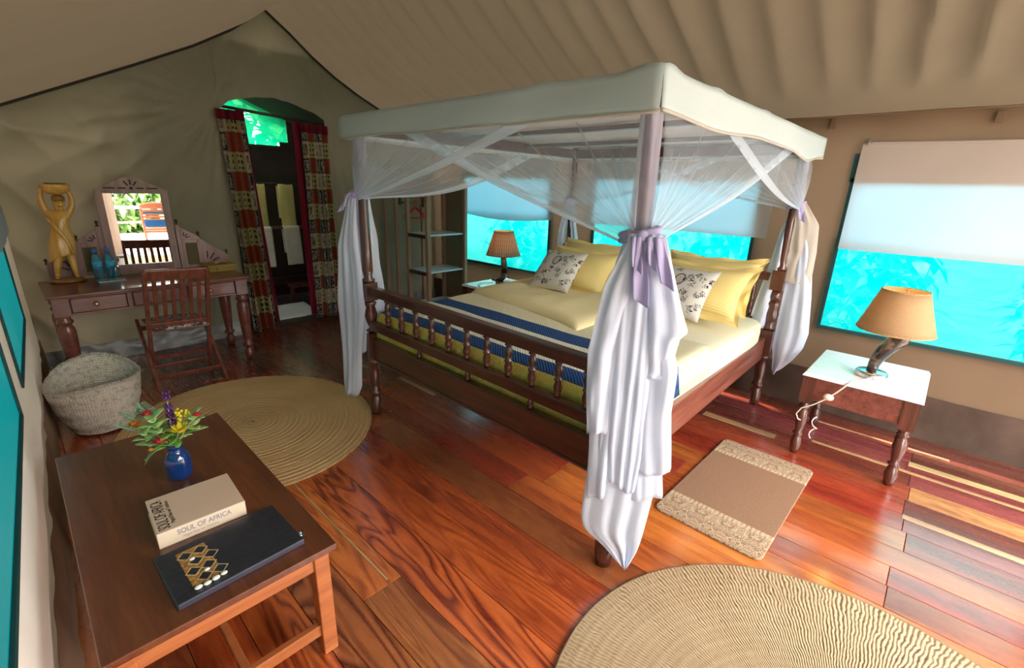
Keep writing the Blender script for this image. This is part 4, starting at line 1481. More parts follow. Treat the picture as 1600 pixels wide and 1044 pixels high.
# ------------------------------------------------------------------ bedside tables
def nightstand(label, loc, rz):
    """local: origin at floor centre, x depth .62, y width .57"""
    t = thing('bedside_table', label, 'bedside table', loc, 'bedside tables', rz)
    hx, hy, H = 0.322, 0.292, 0.563
    g = G()
    g.hexa([(-hx, -hy, H - .022), (hx, -hy, H - .022), (hx, hy, H - .022), (-hx, hy, H - .022),
            (-hx + .014, -hy + .014, H), (hx - .014, -hy + .014, H), (hx - .014, hy - .014, H), (-hx + .014, hy - .014, H)])
    g.build('table_top', 'marble', t, .002, True)
    ax, ay = hx - .045, hy - .045
    lp = [(0.022, 0), (0.028, .03), (0.034, .075), (0.026, .115), (0.019, .125), (0.034, .14), (0.020, .155), (0.027, .19), (0.036, .255), (0.026, .305), (0.018, .315), (0.034, .33), (0.020, .345), (0.030, .365)]
    for sx in (-1, 1):
        for sy in (-1, 1):
            q = G()
            q.lathe(lp, (sx * ax, sy * ay, 0), 14)
            q.box(sx * ax - .035, sx * ax + .035, sy * ay - .035, sy * ay + .035, .365, H - .023)
            q.build('leg', 'turned', t, 0, True)
    for a, b in (((-ax, -ay), (ax, -ay)), ((-ax, ay), (ax, ay)), ((-ax, -ay), (-ax, ay)), ((ax, -ay), (ax, ay))):
        G().beam((a[0], a[1], .462), (b[0], b[1], .462), .05, .15).build('apron', 'deskwood', t, .003, True)
    return t


nightstand('dark bedside table with white top at the right of the bed, by the large window', (3.525, 0.207, 0), 0.0)
nightstand('dark bedside table with white top beyond the bed, in front of the wardrobe', (3.64, 3.55, 0), 0.0)


def table_lamp(label, loc, kind, rz):
    t = thing('table_lamp', label, 'lamp', loc, 'table lamps', rz)
    if kind == 1:
        G().lathe([(.078, 0), (.082, .006), (.082, .026), (.076, .034), (.02, .036)], (0, 0, 0), 28).build('base', 'chrome', t, 0, True)
        pts = [(0, .005, .036), (0, .0, .08), (0, -.012, .13), (0, -.034, .18), (0, -.062, .225), (0, -.085, .262), (0, -.098, .30)]
        G().tube(pts, [.026, .030, .035, .040, .044, .046, .045], 18).build('horn_stem', 'horn', t, 0, True)
        sc, z0, z1, r0, r1, mt = (0, -.050, 0), .305, .538, .185, .110, 'shade'
    else:
        G().lathe([(.075, 0), (.08, .006), (.08, .014), (.07, .022)], (0, 0, 0), 28).build('base', plain('redwoodbase', (0.25, 0.06, 0.04), .3), t, 0, True)
        pts = [(-.06, .115, .035), (-.03, .07, .032), (0, .02, .045), (0, -.01, .085), (0, -.022, .14), (0, -.02, .20), (0, -.012, .26), (0, 0, .315)]
        G().tube(pts, [.008, .020, .030, .036, .036, .034, .032, .030], 16).build('horn_stem', 'horn', t, 0, True)
        sc, z0, z1, r0, r1, mt = (0, 0, 0), .320, .570, .185, .105, 'shade_slat'
    g = G()
    g.lathe([(r0, z0), (lerp(r0, r1, .25), lerp(z0, z1, .25)), (lerp(r0, r1, .5), lerp(z0, z1, .5)), (lerp(r0, r1, .75), lerp(z0, z1, .75)), (r1, z1)], sc, 44, False, False)
    sh = g.build('lamp_shade', mt, t, 0, True, .004)
    for r, z in ((r0, z0), (r1, z1)):
        G().tube([(sc[0] + r * math.cos(2 * PI * k / 40), sc[1] + r * math.sin(2 * PI * k / 40), z) for k in range(41)], .005, 6, False).build('shade_rim', 'shaderim', sh, 0, True)
    q = G()
    q.tube([(sc[0], sc[1], z0 + .0), (sc[0], sc[1], z0 + .09)], .014, 10)
    for k in range(3):
        a = 2 * PI * k / 3
        q.tube([(sc[0], sc[1], z1 - .02), (sc[0] + r1 * math.cos(a), sc[1] + r1 * math.sin(a), z1 - .01)], .003, 5)
    q.tube([(sc[0], sc[1], z0 + .09), (sc[0], sc[1], z1 - .02)], .004, 6)
    q.build('lamp_holder', 'brass', t, 0, True)
    bm_ = NT('lit_bulb')
    bm_.b.inputs['Emission Color'].default_value = (1, .62, .22, 1)
    bm_.b.inputs['Emission Strength'].default_value = 7
    G().ball((sc[0], sc[1], z0 + .135), .034, 14, 10, (1, 1, 1.25)).build('light_bulb', bm_.m, t, 0, True)
    return t


l1 = table_lamp('table lamp with woven wicker shade and curved horn stem on the right bedside table', (3.44, 0.185, 0.563), 1, 0.0)
cp = [(3.385, .165, .575), (3.31, .20, .572), (3.23, .25, .568), (3.185, .27, .545), (3.178, .30, .50), (3.172, .345, .44), (3.168, .40, .385), (3.162, .455, .345), (3.160, .475, .30), (3.175, .462, .262), (3.20, .45, .25)]
G().tube(cp, .0042, 6).build('power_cord', 'cordwhite', l1)
G().ball((3.173, .335, .455), .013, 10, 8, (1.2, 2.2, 1.6)).build('cord_switch', 'cordwhite', l1)
G().tube([(3.175 + .03 * math.cos(a * .9), .37 + .016 * math.sin(a * .9), .30 - .012 * a) for a in [k * .5 for k in range(22)]], .0035, 6).build('cord_coil', 'cordwhite', l1)
l2 = table_lamp('table lamp with pleated slat shade and black horn stem beside the wardrobe', (3.68, 3.56, 0.563), 2, 0.0)
G().tube([(3.62, 3.65, .572), (3.50, 3.72, .568), (3.40, 3.66, .568), (3.32, 3.52, .568), (3.30, 3.36, .566)], .004, 6).build('power_cord', 'cordgrey', l2)

# ------------------------------------------------------------------ open wardrobe with hangers
wd = thing('open_wardrobe', 'open wooden wardrobe with shelves and hanging rail in the back corner', 'wardrobe', (3.5, 4.7, 0))
for x, y in ((3.24, 4.32), (3.24, 4.70), (3.24, 4.93), (3.24, 5.16), (3.79, 4.32), (3.79, 4.72), (3.79, 5.16)):
    G().box(x - .022, x + .022, y - .022, y + .022, 0, 1.62).build('post', 'wardwood', wd, .003)
for z in (0.20, 0.615, 1.04):
    G().box(3.25, 3.79, 4.33, 4.71, z - .012, z + .006).build('shelf', 'trayblue', wd, .002)
    G().box(3.222, 3.258, 4.345, 4.678, z - .036, z + .004).build('shelf_lip', 'darkwood', wd, .002)
    G().box(3.772, 3.80, 4.345, 4.70, z - .03, z + .004).build('shelf_lip', 'darkwood', wd, .002)
for a, b in (((3.24, 4.32), (3.79, 4.32)), ((3.24, 5.16), (3.79, 5.16)), ((3.24, 4.32), (3.24, 5.16)), ((3.79, 4.32), (3.79, 5.16))):
    G().beam((a[0], a[1], 1.60), (b[0], b[1], 1.60), .04, .075).build('top_rail', 'wardwood', wd, .003)
G().grid(lambda u, v: (3.815 + .012 * nz(u * 4, v * 3, 3), lerp(4.33, 4.72, u), lerp(0.05, 1.6, v)), 10, 12).build('side_panel', 'canvas_right', wd)
G().tube([(3.50, 4.70, 1.365), (3.50, 5.24, 1.365)], .009, 8).build('hanging_rail', 'chrome', wd)
for yy in (4.735, 5.24):
    G().box(3.485, 3.515, yy - .022, yy + .022, 1.33, 1.44).build('rail_bracket', 'darkwood', wd, .003)
for k, (yy, tw) in enumerate(((4.885, 0.35), (4.925, 0.75))):
    h = G()
    T = Vector((3.50, yy, 1.365))
    ex = Vector((math.cos(tw), -math.sin(tw), 0))
    h.tube([T + ex * .018 * math.cos(a) + Vector((0, 0, .012 + .018 * math.sin(a))) for a in [-.4 + j * .5 for j in range(8)]], .004, 6)
    h.tube([T + Vector((0, 0, -.005)), T + Vector((0, 0, -.05))], .004, 6)
    h.tube([T + Vector((0, 0, -.05)), T - ex * .13 + Vector((0, 0, -.155)), T - ex * .13 + Vector((0, 0, -.172)), T + ex * .13 + Vector((0, 0, -.172)), T + ex * .13 + Vector((0, 0, -.155)), T + Vector((0, 0, -.05))], .009, 6)
    tag(h.build('clothes_hanger', 'redplastic'), ['red plastic clothes hanger on the wardrobe rail, left one of the two', 'red plastic clothes hanger on the wardrobe rail, right one of the two'][1 - k], 'hanger', 'red clothes hangers')

# ------------------------------------------------------------------ dressing table
dt = thing('dressing_table', 'dark wooden dressing table with three drawers against the back wall', 'dressing table', (0.75, 4.8, 0))
TX0, TX1, TY0, TY1 = 0.095, 1.405, 4.485, 5.17
G().box(TX0, TX1, TY0, TY1, .748, .772).build('table_top', 'deskwood', dt, .006)
G().box(TX0 + .018, TX1 - .018, TY0 + .014, TY1 - .01, .736, .748).build('top_moulding', 'deskwood', dt, .003)
LX = (0.165, 1.335); LY = (4.545, 5.06)
lp = [(.028, 0), (.036, .04), (.040, .075), (.026, .10), (.026, .115), (.044, .13), (.044, .145), (.030, .16), (.034, .20), (.046, .38), (.050, .49), (.046, .52), (.032, .545), (.048, .56), (.048, .575), (.036, .59), (.044, .612)]
for x in LX:
    for y in LY:
        q = G()
        q.lathe(lp, (x, y, 0), 20)
        q.box(x - .045, x + .045, y - .045, y + .045, .612, .737)
        q.build('leg', 'deskwood', dt, 0)
G().box(LX[0] + .045, LX[1] - .045, 4.518, 4.54, .612, .626).build('front_rail', 'deskwood', dt, .002)
G().box(LX[0] + .045, LX[1] - .045, 4.54, 4.555, .612, .736).build('drawer_front_backing', 'darkwood', dt)
G().box(LX[0], LX[1], 5.04, 5.06, .612, .736).build('back_apron', 'deskwood', dt)
for x in LX:
    G().box(x - .012, x + .012, LY[0], LY[1], .612, .736).build('side_apron', 'deskwood', dt)
for x in (0.555, 0.915):
    G().box(x - .016, x + .016, 4.518, 4.54, .624, .736).build('drawer_divider', 'deskwood', dt, .002)
for x0, x1 in ((0.218, 0.533), (0.577, 0.893), (0.937, 1.282)):
    d = G().box(x0, x1, 4.512, 4.538, .630, .731).build('drawer', 'deskwood', dt, .003)
    xm = (x0 + x1) / 2 - .02
    ax = Matrix(((1, 0, 0), (0, 0, -1), (0, 1, 0)))
    G().lathe([(.008, 0), (.007, .012), (.014, .018), (.017, .026), (.013, .033), (.004, .036)], (xm, 4.512, .682), 14, ax=ax).build('knob', 'brass', d)

# mirror standing on the dressing table
MY = 5.10
mr = thing('dressing_mirror', 'purplish wooden dressing mirror with fretwork crest and stepped wings on the table', 'mirror', (0.80, MY, .772))
mr.rotation_euler.z = -0.093


def mz(z):
    return 1.6 - (1.6 - z) * 0.981


gx0, gx1, gz0, gz1 = 0.598, 0.980, 0.862, 1.446
fx0, fx1 = 0.545, 1.035
for a, b, c_, d_ in ((fx0, gx0, .79, 1.47), (gx1, fx1, .79, 1.47), (gx0, gx1, gz1, 1.475), (gx0, gx1, .79, gz0)):
    G().box(a, b, MY - .014, MY + .014, c_, d_).build('mirror_frame', 'mirrorwood', mr, .003)
G().box(gx0 - .005, gx1 + .005, MY - .002, MY + .004, gz0 - .005, gz1 + .005).build('mirror_glass', 'mirror', mr)
crest = [(fx0, 1.472), (fx1, 1.472), (fx1, 1.478), (1.00, 1.488), (0.93, 1.522), (0.88, 1.548), (0.84, 1.572), (0.79, 1.578), (0.74, 1.572), (0.70, 1.548), (0.65, 1.522), (0.58, 1.488), (fx0, 1.478)]
crs = G().prism(crest, (0, MY + .013, 0), (1, 0, 0), (0, 0, 1), .026).build('crest', 'mirrorwood', mr)
yc = MY - .0145


def slots(items, parent, cx, cz):
    for ang, r0, r1, w in items:
        a = math.radians(ang)
        d_ = Vector((math.cos(a), 0, math.sin(a)))
        G().beam(Vector((cx, yc, cz)) + d_ * r0, Vector((cx, yc, cz)) + d_ * r1, .004, w, (0, 1, 0) if False else (-math.sin(a), 0, math.cos(a))).build('fret_slot', 'inkblack', parent)


slots(((0, .035, .085, .011), (0, .105, .18, .010), (180, .035, .085, .011), (180, .105, .18, .010), (90, .028, .068, .011), (52, .028, .07, .011), (128, .028, .07, .011)), crs, .79, 1.488)
G().lathe([(.012, -.003), (.012, .003)], (.79, yc, 1.488), 12, ax=Matrix(((1, 0, 0), (0, 0, -1), (0, 1, 0)))).build('fret_hole', 'inkblack', crs)
for sg in (1, -1):
    def X(x):
        return 0.79 + sg * (x - 0.79)

    def bx(a, b):
        return (min(X(a), X(b)), max(X(a), X(b)))
    a, b = bx(1.040, 1.075)
    G().box(a, b, MY - .014, MY + .014, .79, 1.185).build('wing_post', 'mirrorwood', mr, .003)
    a, b = bx(1.075, 1.205)
    for c_, d_ in ((.79, .825), (1.02, 1.05)):
        G().box(a, b, MY - .012, MY + .012, c_, d_).build('wing_rail', 'mirrorwood', mr, .002)
    G().box(*bx(1.075, 1.095), MY - .012, MY + .012, .825, 1.02).build('wing_stile', 'mirrorwood', mr)
    G().box(*bx(1.185, 1.215), MY - .012, MY + .012, .79, 1.06).build('wing_stile', 'mirrorwood', mr)
    G().box(*bx(1.095, 1.185), MY - .004, MY + .004, .825, 1.02).build('cane_inset', 'cane', mr)
    fr = G().prism([(X(1.075), 1.05), (X(1.205), 1.05), (X(1.205), 1.075), (X(1.075), 1.165)][::sg], (0, MY + .010, 0), (1, 0, 0), (0, 0, 1), .02).build('fretwork', 'mirrorwood', mr)
    yc = MY - .0112
    slots([(90 - sg * (90 - an), .022, .055, .009) for an in (15, 45, 75)], fr, X(1.085), 1.063)
    wg = G().prism([(X(1.215), .79), (X(1.415), .79), (X(1.415), .90), (X(1.215), 1.055)][::sg], (0, MY + .010, 0), (1, 0, 0), (0, 0, 1), .02).build('wing', 'mirrorwood', mr)
    slots([(90 - sg * (90 - an), .045, .11, .010) for an in (25, 55, 85)], wg, X(1.245), .83)
    for x, z in ((1.058, 1.185), (1.205, 1.075), (1.412, .90)):
        G().lathe([(.010, 0), (.013, .006), (.005, .012), (.008, .02), (.013, .030), (.010, .040), (.003, .046)], (X(x), MY, z), 12).build('finial', 'darkwood', mr)
    yc = MY - .0145

# ------------------------------------------------------------------ things on the dressing table
stt = thing('wooden_statue', 'yellow carved wooden statue of a woman carrying a bowl on her head', 'statue', (0.262, 5.035, .772))
sb = Vector((0.262, 5.03, .772))
G().lathe([(.100, 0), (.112, .010), (.110, .022), (.095, .030)], (0, 0, 0), 24, sq=(1, .85)).build('base', 'statuedark', stt, 0, True)


def skin(name, verts, edges, mat, parent, sub=2):
    me = bpy.data.meshes.new(name)
    me.from_pydata([v[:3] for v in verts], edges, [])
    o = bpy.data.objects.new(name, me)
    COL.objects.link(o)
    me.materials.append(M[mat])
    md = o.modifiers.new('skin', 'SKIN')
    md.use_smooth_shade = True
    for i, v in enumerate(verts):
        sv = me.skin_vertices[0].data[i]
        sv.radius = (v[3], v[4] if len(v) > 4 else v[3])
        sv.use_root = (i == 0)
    s2 = o.modifiers.new('sub', 'SUBSURF'); s2.levels = sub; s2.render_levels = sub
    o.parent = parent
    return o


V = [(0.010, 0, .33, .062, .052),     # 0 pelvis
     (0.016, 0, .40, .056, .045),     # 1 belly
     (0.026, 0, .46, .055, .042),     # 2 chest
     (0.034, 0, .515, .046, .034),    # 3 shoulders
     (0.038, -.002, .548, .020),      # 4 neck
     (0.042, -.006, .585, .036, .038),  # 5 head low
     (0.045, -.004, .630, .036, .038),  # 6 head top
     (-.026, -.004, .20, .030), (-.040, -.008, .115, .022), (-.046, .0, .055, .016), (-.052, -.045, .040, .015),      # left leg 7-10
     (0.052, .0, .20, .032), (0.058, -.012, .115, .023), (0.062, -.004, .055, .017), (0.066, -.052, .040, .016),     # right leg 11-14
     (-.030, .0, .530, .026), (-.048, .0, .585, .022), (-.052, .004, .640, .019), (-.044, -.012, .690, .015), (-.046, -.02, .715, .012),   # left arm 15-19
     (0.092, .0, .530, .026), (0.118, .0, .585, .021), (0.122, .004, .640, .018), (0.108, -.012, .690, .014), (0.094, -.02, .715, .012)]   # right arm 20-24
V = [(v[0] + .035 * v[2] - .004, *v[1:]) for v in V]
Eg = [(0, 1), (1, 2), (2, 3), (3, 4), (4, 5), (5, 6), (0, 7), (7, 8), (8, 9), (9, 10), (0, 11), (11, 12), (12, 13), (13, 14), (3, 15), (15, 16), (16, 17), (17, 18), (18, 19), (3, 20), (20, 21), (21, 22), (22, 23), (23, 24)]
body = skin('body', V, Eg, 'statuewood', stt)
G().ball((.059, -.044, .600), .009, 8, 6, (.8, 1.2, 1.3)).build('nose', 'statuewood', stt, 0, True)
G().ball((.059, -.040, .578), .010, 8, 6, (1.5, .6, .5)).build('mouth', 'statuedark', stt, 0, True)
for sx in (-.015, .015):
    G().ball((.060 + sx, -.039, .612), .0055, 8, 6, (1.3, .6, .8)).build('eye', 'statuedark', stt, 0, True)
    G().ball((.060 + sx * 2.5, -.002, .602), .009, 8, 6, (.5, .8, 1.4)).build('ear', 'statuewood', stt, 0, True)
G().lathe([(.036, .618), (.040, .632), (.036, .650), (.020, .662)], (.063, 0, 0), 18, sq=(1, 1.05)).build('head_pad', 'statuedark', stt, 0, True)
G().lathe([(.020, .662), (.046, .668), (.074, .690), (.086, .720), (.088, .738), (.080, .738), (.068, .712), (.030, .700), (.002, .698)], (.060, -.006, 0), 26, False, True).build('bowl', 'statuewood', stt, 0, True)
gd = G()
for k in range(16):
    a = k * 2.4
    r = .016 * math.sqrt(k)
    gd.ball((.060 + r * math.cos(a), -.006 + r * math.sin(a), .735), .014, 8, 6)
gd.build('bowl_load', 'statuedark', stt, 0, True)


def wrap(u, v):
    a = 2 * PI * u
    P = [(.182, .074, .056), (.24, .078, .060), (.30, .077, .060), (.36, .066, .055), (.40, .053, .047), (.44, .053, .047), (.48, .055, .044), (.505, .048, .036)]
    z = lerp(P[0][0], P[-1][0], v)
    k = 0
    while k < len(P) - 2 and P[k + 1][0] < z:
        k += 1
    t = (z - P[k][0]) / (P[k + 1][0] - P[k][0])
    rx, ry = lerp(P[k][1], P[k + 1][1], t), lerp(P[k][2], P[k + 1][2], t)
    f = 1 + (0.05 * math.sin(a * 9 + z * 22) * (1 - v) + .02 * math.sin(a * 4 - z * 30))
    return (lerp(.008, .046, v) + rx * f * math.cos(a), ry * f * math.sin(a), z - .03 * (1 - v) * math.cos(a - 2.3))


G().grid(wrap, 64, 24, closed_u=True).build('wrap_dress', 'statuewood', stt, 0, True, solid=.006)
G().tube([(-.035, -.050, .50), (.0, -.062, .44), (.03, -.066, .38), (.055, -.070, .30), (.07, -.066, .22)], [.006, .010, .012, .012, .008], 8).build('sash_fold', 'statuewood', stt, 0, True)

tag(G().box(0.425, 0.598, 4.825, 4.965, .7725, .781).build('glass_tray', 'trayblue', bevel=.004), 'pale blue rectangular tray under the glasses and bottles on the dressing table', 'tray')


def water_bottle(label, x, y):
    t = thing('water_bottle', label, 'bottle', (x, y, .7725), 'blue water bottles')
    G().lathe([(.028, 0), (.032, .006), (.032, .05), (.030, .055), (.032, .06), (.032, .155), (.030, .175), (.018, .205), (.013, .215), (.013, .225)], (0, 0, 0), 20).build('bottle_body', 'clearglass', t, 0, True)
    G().lathe([(.0328, .085), (.0328, .150)], (0, 0, 0), 20, False, False).build('label', 'labelblue', t, 0, True, .0006)
    G().lathe([(.0155, .222), (.0165, .226), (.0165, .245), (.014, .248)], (0, 0, 0), 16).build('cap', 'bottleblue', t, 0, True)
    G().lathe([(.030, .004), (.0305, .05), (.0305, .155), (.028, .176), (.017, .204)], (0, 0, 0), 16).build('water', plain('watertint', (0.10, 0.36, 0.52), .1, .2), t, 0, True)


water_bottle('blue capped water bottle behind the glasses, the one nearer the statue', .456, 5.005)
water_bottle('blue capped water bottle behind the glasses, the one nearer the mirror', .538, 5.012)
for x, y, lab in ((.463, 4.885, 'upturned drinking glass on the tray, the one nearer the statue'), (.547, 4.892, 'upturned drinking glass on the tray, the one nearer the mirror')):
    t = tag(G().lathe([(.033, 0), (.0335, .003), (.029, .10), (.027, .105), (.001, .106)], (0, 0, 0), 24, False, False).build('drinking_glass', 'clearglass', solid=.0025), lab, 'glass', 'upturned glasses')
    t.location = (x, y, .7825)
bx_ = thing('woven_box', 'flat yellow woven box with a lid at the right end of the dressing table', 'box', (1.32, 4.93, .7725))
G().box(1.19, 1.41, 4.83, 5.05, .7725, .818).build('box_body', 'wovenyellow', bx_, .006)
G().box(1.18, 1.42, 4.82, 5.06, .814, .836).build('box_lid', 'wovenyellow', bx_, .008)
G().ball((1.26, 4.818, .800), .013, 10, 8).build('toggle', 'wovenyellow', bx_)
pp = G().grid(lambda u, v: (lerp(1.27, 1.37, u), lerp(4.90, 4.97, v), .840 + .014 * math.sin(u * PI) * (1 - v * .5)), 8, 6)
tag(pp.build('paper_slip', 'paper', solid=.001), 'small white folded paper lying on the yellow woven box', 'paper')

# ------------------------------------------------------------------ folding slatted chair
ch = thing('folding_chair', 'reddish slatted folding chair with its back to us at the dressing table', 'chair', (0.81, 4.4, 0))
A = [Vector((.605, 4.09, .955)), Vector((.985, 4.055, .945))]
B = [Vector((.605, 4.575, 0)), Vector((1.005, 4.560, 0))]
for a, b in zip(A, B):
    G().beam(a + (a - b) * 0.0, b, .026, .045, (0, 1, .3)).build('back_stile', 'chairwood', ch, .004)


def on(i, z):
    t = (A[i].z - z) / A[i].z
    return A[i].lerp(B[i], t)


G().beam(on(0, .918), on(1, .910), .022, .085, (0, -.4, 1)).build('top_rail', 'chairwood', ch, .005)
G().beam(on(0, .500), on(1, .492), .024, .042, (0, -.4, 1)).build('lower_rail', 'chairwood', ch, .004)
for k in range(6):
    t = (k + 1) / 7
    p = on(0, .89).lerp(on(1, .88), t)
    q_ = on(0, .51).lerp(on(1, .50), t)
    G().beam(p, q_, .027, .013, (0, 1, .3)).build('slat', 'chairwood', ch, .003)
C0 = [Vector((.572, 4.172, 0)), Vector((1.020, 4.140, 0))]
C1 = [Vector((.592, 4.745, .455)), Vector((1.040, 4.715, .455))]
for a, b in zip(C0, C1):
    G().beam(a, b, .024, .042, (0, -.6, 1)).build('cross_leg', 'chairwood', ch, .004)
for z, t in ((.085, .085 / .455), (.40, .40 / .455)):
    G().beam(C0[0].lerp(C1[0], t), C0[1].lerp(C1[1], t), .020, .036, (0, -.6, 1)).build('stretcher', 'chairwood', ch, .003)
for z in (.10, .19):
    G().beam(on(0, z), on(1, z), .018, .030, (0, -.4, 1)).build('stretcher', 'chairwood', ch, .003)
for k in range(7):
    y = lerp(4.31, 4.72, k / 6)
    G().beam((.625, y + .02, .450), (1.00, y - .015, .450), .045, .014).build('seat_slat', 'chairwood', ch, .003)
cu = G()
cu.grid(lambda u, v: (lerp(.635, .99, u), lerp(4.30, 4.70, v) - .03 * u, .459 + .035 * (1 - (2 * u - 1) ** 6) * (1 - (2 * v - 1) ** 6) + .004 * nz(u * 4, v * 4, 1)), 20, 20)
cu.grid(lambda u, v: (lerp(.99, .635, u), lerp(4.30, 4.70, v) - .03 * (1 - u), .4585), 2, 2)
tag(cu.build('seat_cushion', 'seatprint'), 'black and white patterned cushion on the seat of the folding chair', 'cushion')

# ------------------------------------------------------------------ straw basket
bk = thing('straw_basket', 'pale round straw basket on the floor between dressing table and coffee table', 'basket', (0.20, 3.83, 0))


def bask(r_off):
    def fn(u, v):
        a = 2 * PI * u
        rim = 0.365 + 0.045 * math.sin(a + .25) - .03 * math.cos(2 * a) + .006 * nz(a * 2, 1, 3)
        z = 0.012 + v * (rim - 0.012)
        r = lerp(.150, .238, min(1, v) ** .75) + .010 * math.sin(v * PI) + r_off + .004 * nz(math.cos(a) * 2, math.sin(a) * 2, v * 5) + .0022 * math.sin(v * 30 * 2 * PI)
        return (r * math.cos(a) * 1.0, r * math.sin(a) * .94, z)
    return fn


G().grid(bask(0), 72, 90, closed_u=True, uvfn=lambda u, v: (u, v * .4)).build('basket_wall', 'basket', bk, local=True)
G().grid(lambda u, v: bask(-.012)(1 - u, v), 60, 30, closed_u=True, uvfn=lambda u, v: (u, v * .4)).build('basket_lining', 'basket', bk, local=True)
G().lathe([(.002, .014), (.152, .014)], (0, 0, 0), 40, False, False, sq=(1, .94)).build('basket_floor', 'basket', bk, local=True)
G().tube([Vector(bask(-.006)(k / 72, 1)) for k in range(73)], [.011 + .002 * math.sin(k * 2.1) for k in range(73)], 8, False).build('rim_braid', 'basket', bk, local=True)
fz = G()
for k in range(60):
    u = random.random()
    p = Vector(bask(-.004)(u, 1))
    fz.tube([p, p + Vector((random.uniform(-.03, .03), random.uniform(-.03, .03), random.uniform(.004, .028)))], .0012, 3, False)
o = fz.build('loose_straws', 'basket', bk, local=True); o['kind'] = 'stuff'

# ------------------------------------------------------------------ rugs and mat
def rug(name, label, cx, cy, rx, ry, mat, thick, seed, nr=42):
    t = thing(name, label, 'rug', (cx, cy, 0), 'round straw rugs')

    def fn(u, v):
        a = 2 * PI * u
        w = 1 + .006 * math.sin(a * 3 + seed) + .004 * nz(math.cos(a) * 4, math.sin(a) * 4, seed)
        r = .01 + v * .99
        return (rx * r * math.cos(a) * w, ry * r * math.sin(a) * w, thick + (.0025 if nr > 30 else .0006) * math.sin(v * nr * PI) + .003 * nz(math.cos(a) * r * 3, math.sin(a) * r * 3, seed))
    G().grid(fn, 120, nr * 2, closed_u=True, uvfn=lambda u, v: (u, v * (rx + ry) / 2)).build('woven_coil', mat, t, local=True)
    G().tube([Vector((fn(k / 120, 1)[0], fn(k / 120, 1)[1], thick * .55)) for k in range(121)], [thick * .55 * (1 + .12 * math.sin(k * 2.4)) for k in range(121)], 8, False).build('rim_braid', mat, t, local=True)
    return t


rug('round_rug', 'round tan straw rug on the floor between the coffee table and the bed', .90, 3.215, .745, .865, 'rug_tan', .010, 1)
rug('round_rug', 'large pale round straw rug in the foreground, cut by the bottom of the picture', 1.275, -.135, .845, .845, 'rug_pale', .012, 3, 28)
mt = G()
R_ = .035
corner = [(.51 - R_ + R_ * math.cos(a), .264 - R_ + R_ * math.sin(a)) for a in [k * PI / 12 for k in range(7)]]
poly = corner + [(-x, y) for x, y in reversed(corner)] + [(-x, -y) for x, y in corner] + [(x, -y) for x, y in reversed(corner)]
mt.prism(poly, (0, 0, .001), (1, 0, 0), (0, 1, 0), .011)
o = tag(mt.build('bedside_mat', 'mat', bevel=.004), 'brown rectangular mat with cream leaf borders beside the bed', 'mat')
o.location = (2.562, .569, 0); o.rotation_euler.z = -.008

# ------------------------------------------------------------------ coffee table and what lies on it
ct = thing('coffee_table', 'low dark brown coffee table along the left wall in the foreground', 'table', (.25, 1.9, 0))
cp_ = [(-.055, 1.268), (.545, 1.262), (.556, 2.535), (-.048, 2.535)]
G().hexa([(*cp_[0], .434), (*cp_[1], .434), (*cp_[2], .434), (*cp_[3], .434), (*cp_[0], .457), (*cp_[1], .457), (*cp_[2], .457), (*cp_[3], .457)]).build('table_top', 'tablewood', ct, .003)
for x, y in ((-.015, 1.312), (.500, 1.308), (.512, 2.49), (-.01, 2.49)):
    G().box(x - .025, x + .025, y - .025, y + .025, 0, .434).build('leg', 'tableleg', ct, .004)
for a, b, z, h in (((-.01, 1.308), (.50, 1.304), .398, .070), ((-.01, 2.49), (.51, 2.49), .398, .07), ((.505, 1.31), (.512, 2.49), .398, .07), ((-.015, 1.31), (-.01, 2.49), .398, .07),
                   ((-.01, 1.312), (.50, 1.308), .105, .045), ((-.01, 2.49), (.51, 2.49), .105, .045), ((.245, 1.31), (.25, 2.49), .105, .04)):
    G().beam((*a, z), (*b, z), .024, h).build('rail', 'tableleg', ct, .003)


def frame2(o, ang):
    return Matrix.Rotation(ang, 4, 'Z')


bk_ = thing('hardback_book', 'thick tan hardback book titled SOUL OF AFRICA on the coffee table', 'book', (.267, 1.733, .4575), rz=-.045)
bw_, bh_, bt_ = .127, .110, .056
G().box(-bw_ + .003, bw_ - .003, -bh_ + .002, bh_ - .003, .003, bt_ - .003).build('pages', 'pages', bk_, 0, True)
G().box(-bw_, bw_, -bh_, bh_, 0, .003).build('back_cover', 'bookcover', bk_, .001, True)
G().box(-bw_, bw_, -bh_, bh_, bt_ - .003, bt_).build('front_cover', 'bookcover', bk_, .001, True)
G().box(-bw_, bw_, -bh_ - .003, -bh_ + .001, 0, bt_).build('spine', 'bookspine', bk_, .001, True)


def text(body_, name, size, mat, parent, mtx, fx=1.0, bold=0.0):
    cv = bpy.data.curves.new(name, 'FONT')
    cv.body = body_
    cv.size = size
    cv.extrude = .0002
    cv.offset = bold
    cv.align_x = 'LEFT'
    cv.materials.append(M[mat])
    tmp = bpy.data.objects.new(name, cv)
    me = bpy.data.meshes.new_from_object(tmp)
    bpy.data.objects.remove(tmp)
    o = bpy.data.objects.new(name, me)
    COL.objects.link(o)
    o.parent = parent
    o.matrix_local = mtx @ Matrix.Diagonal((fx, 1, 1, 1))
    return o


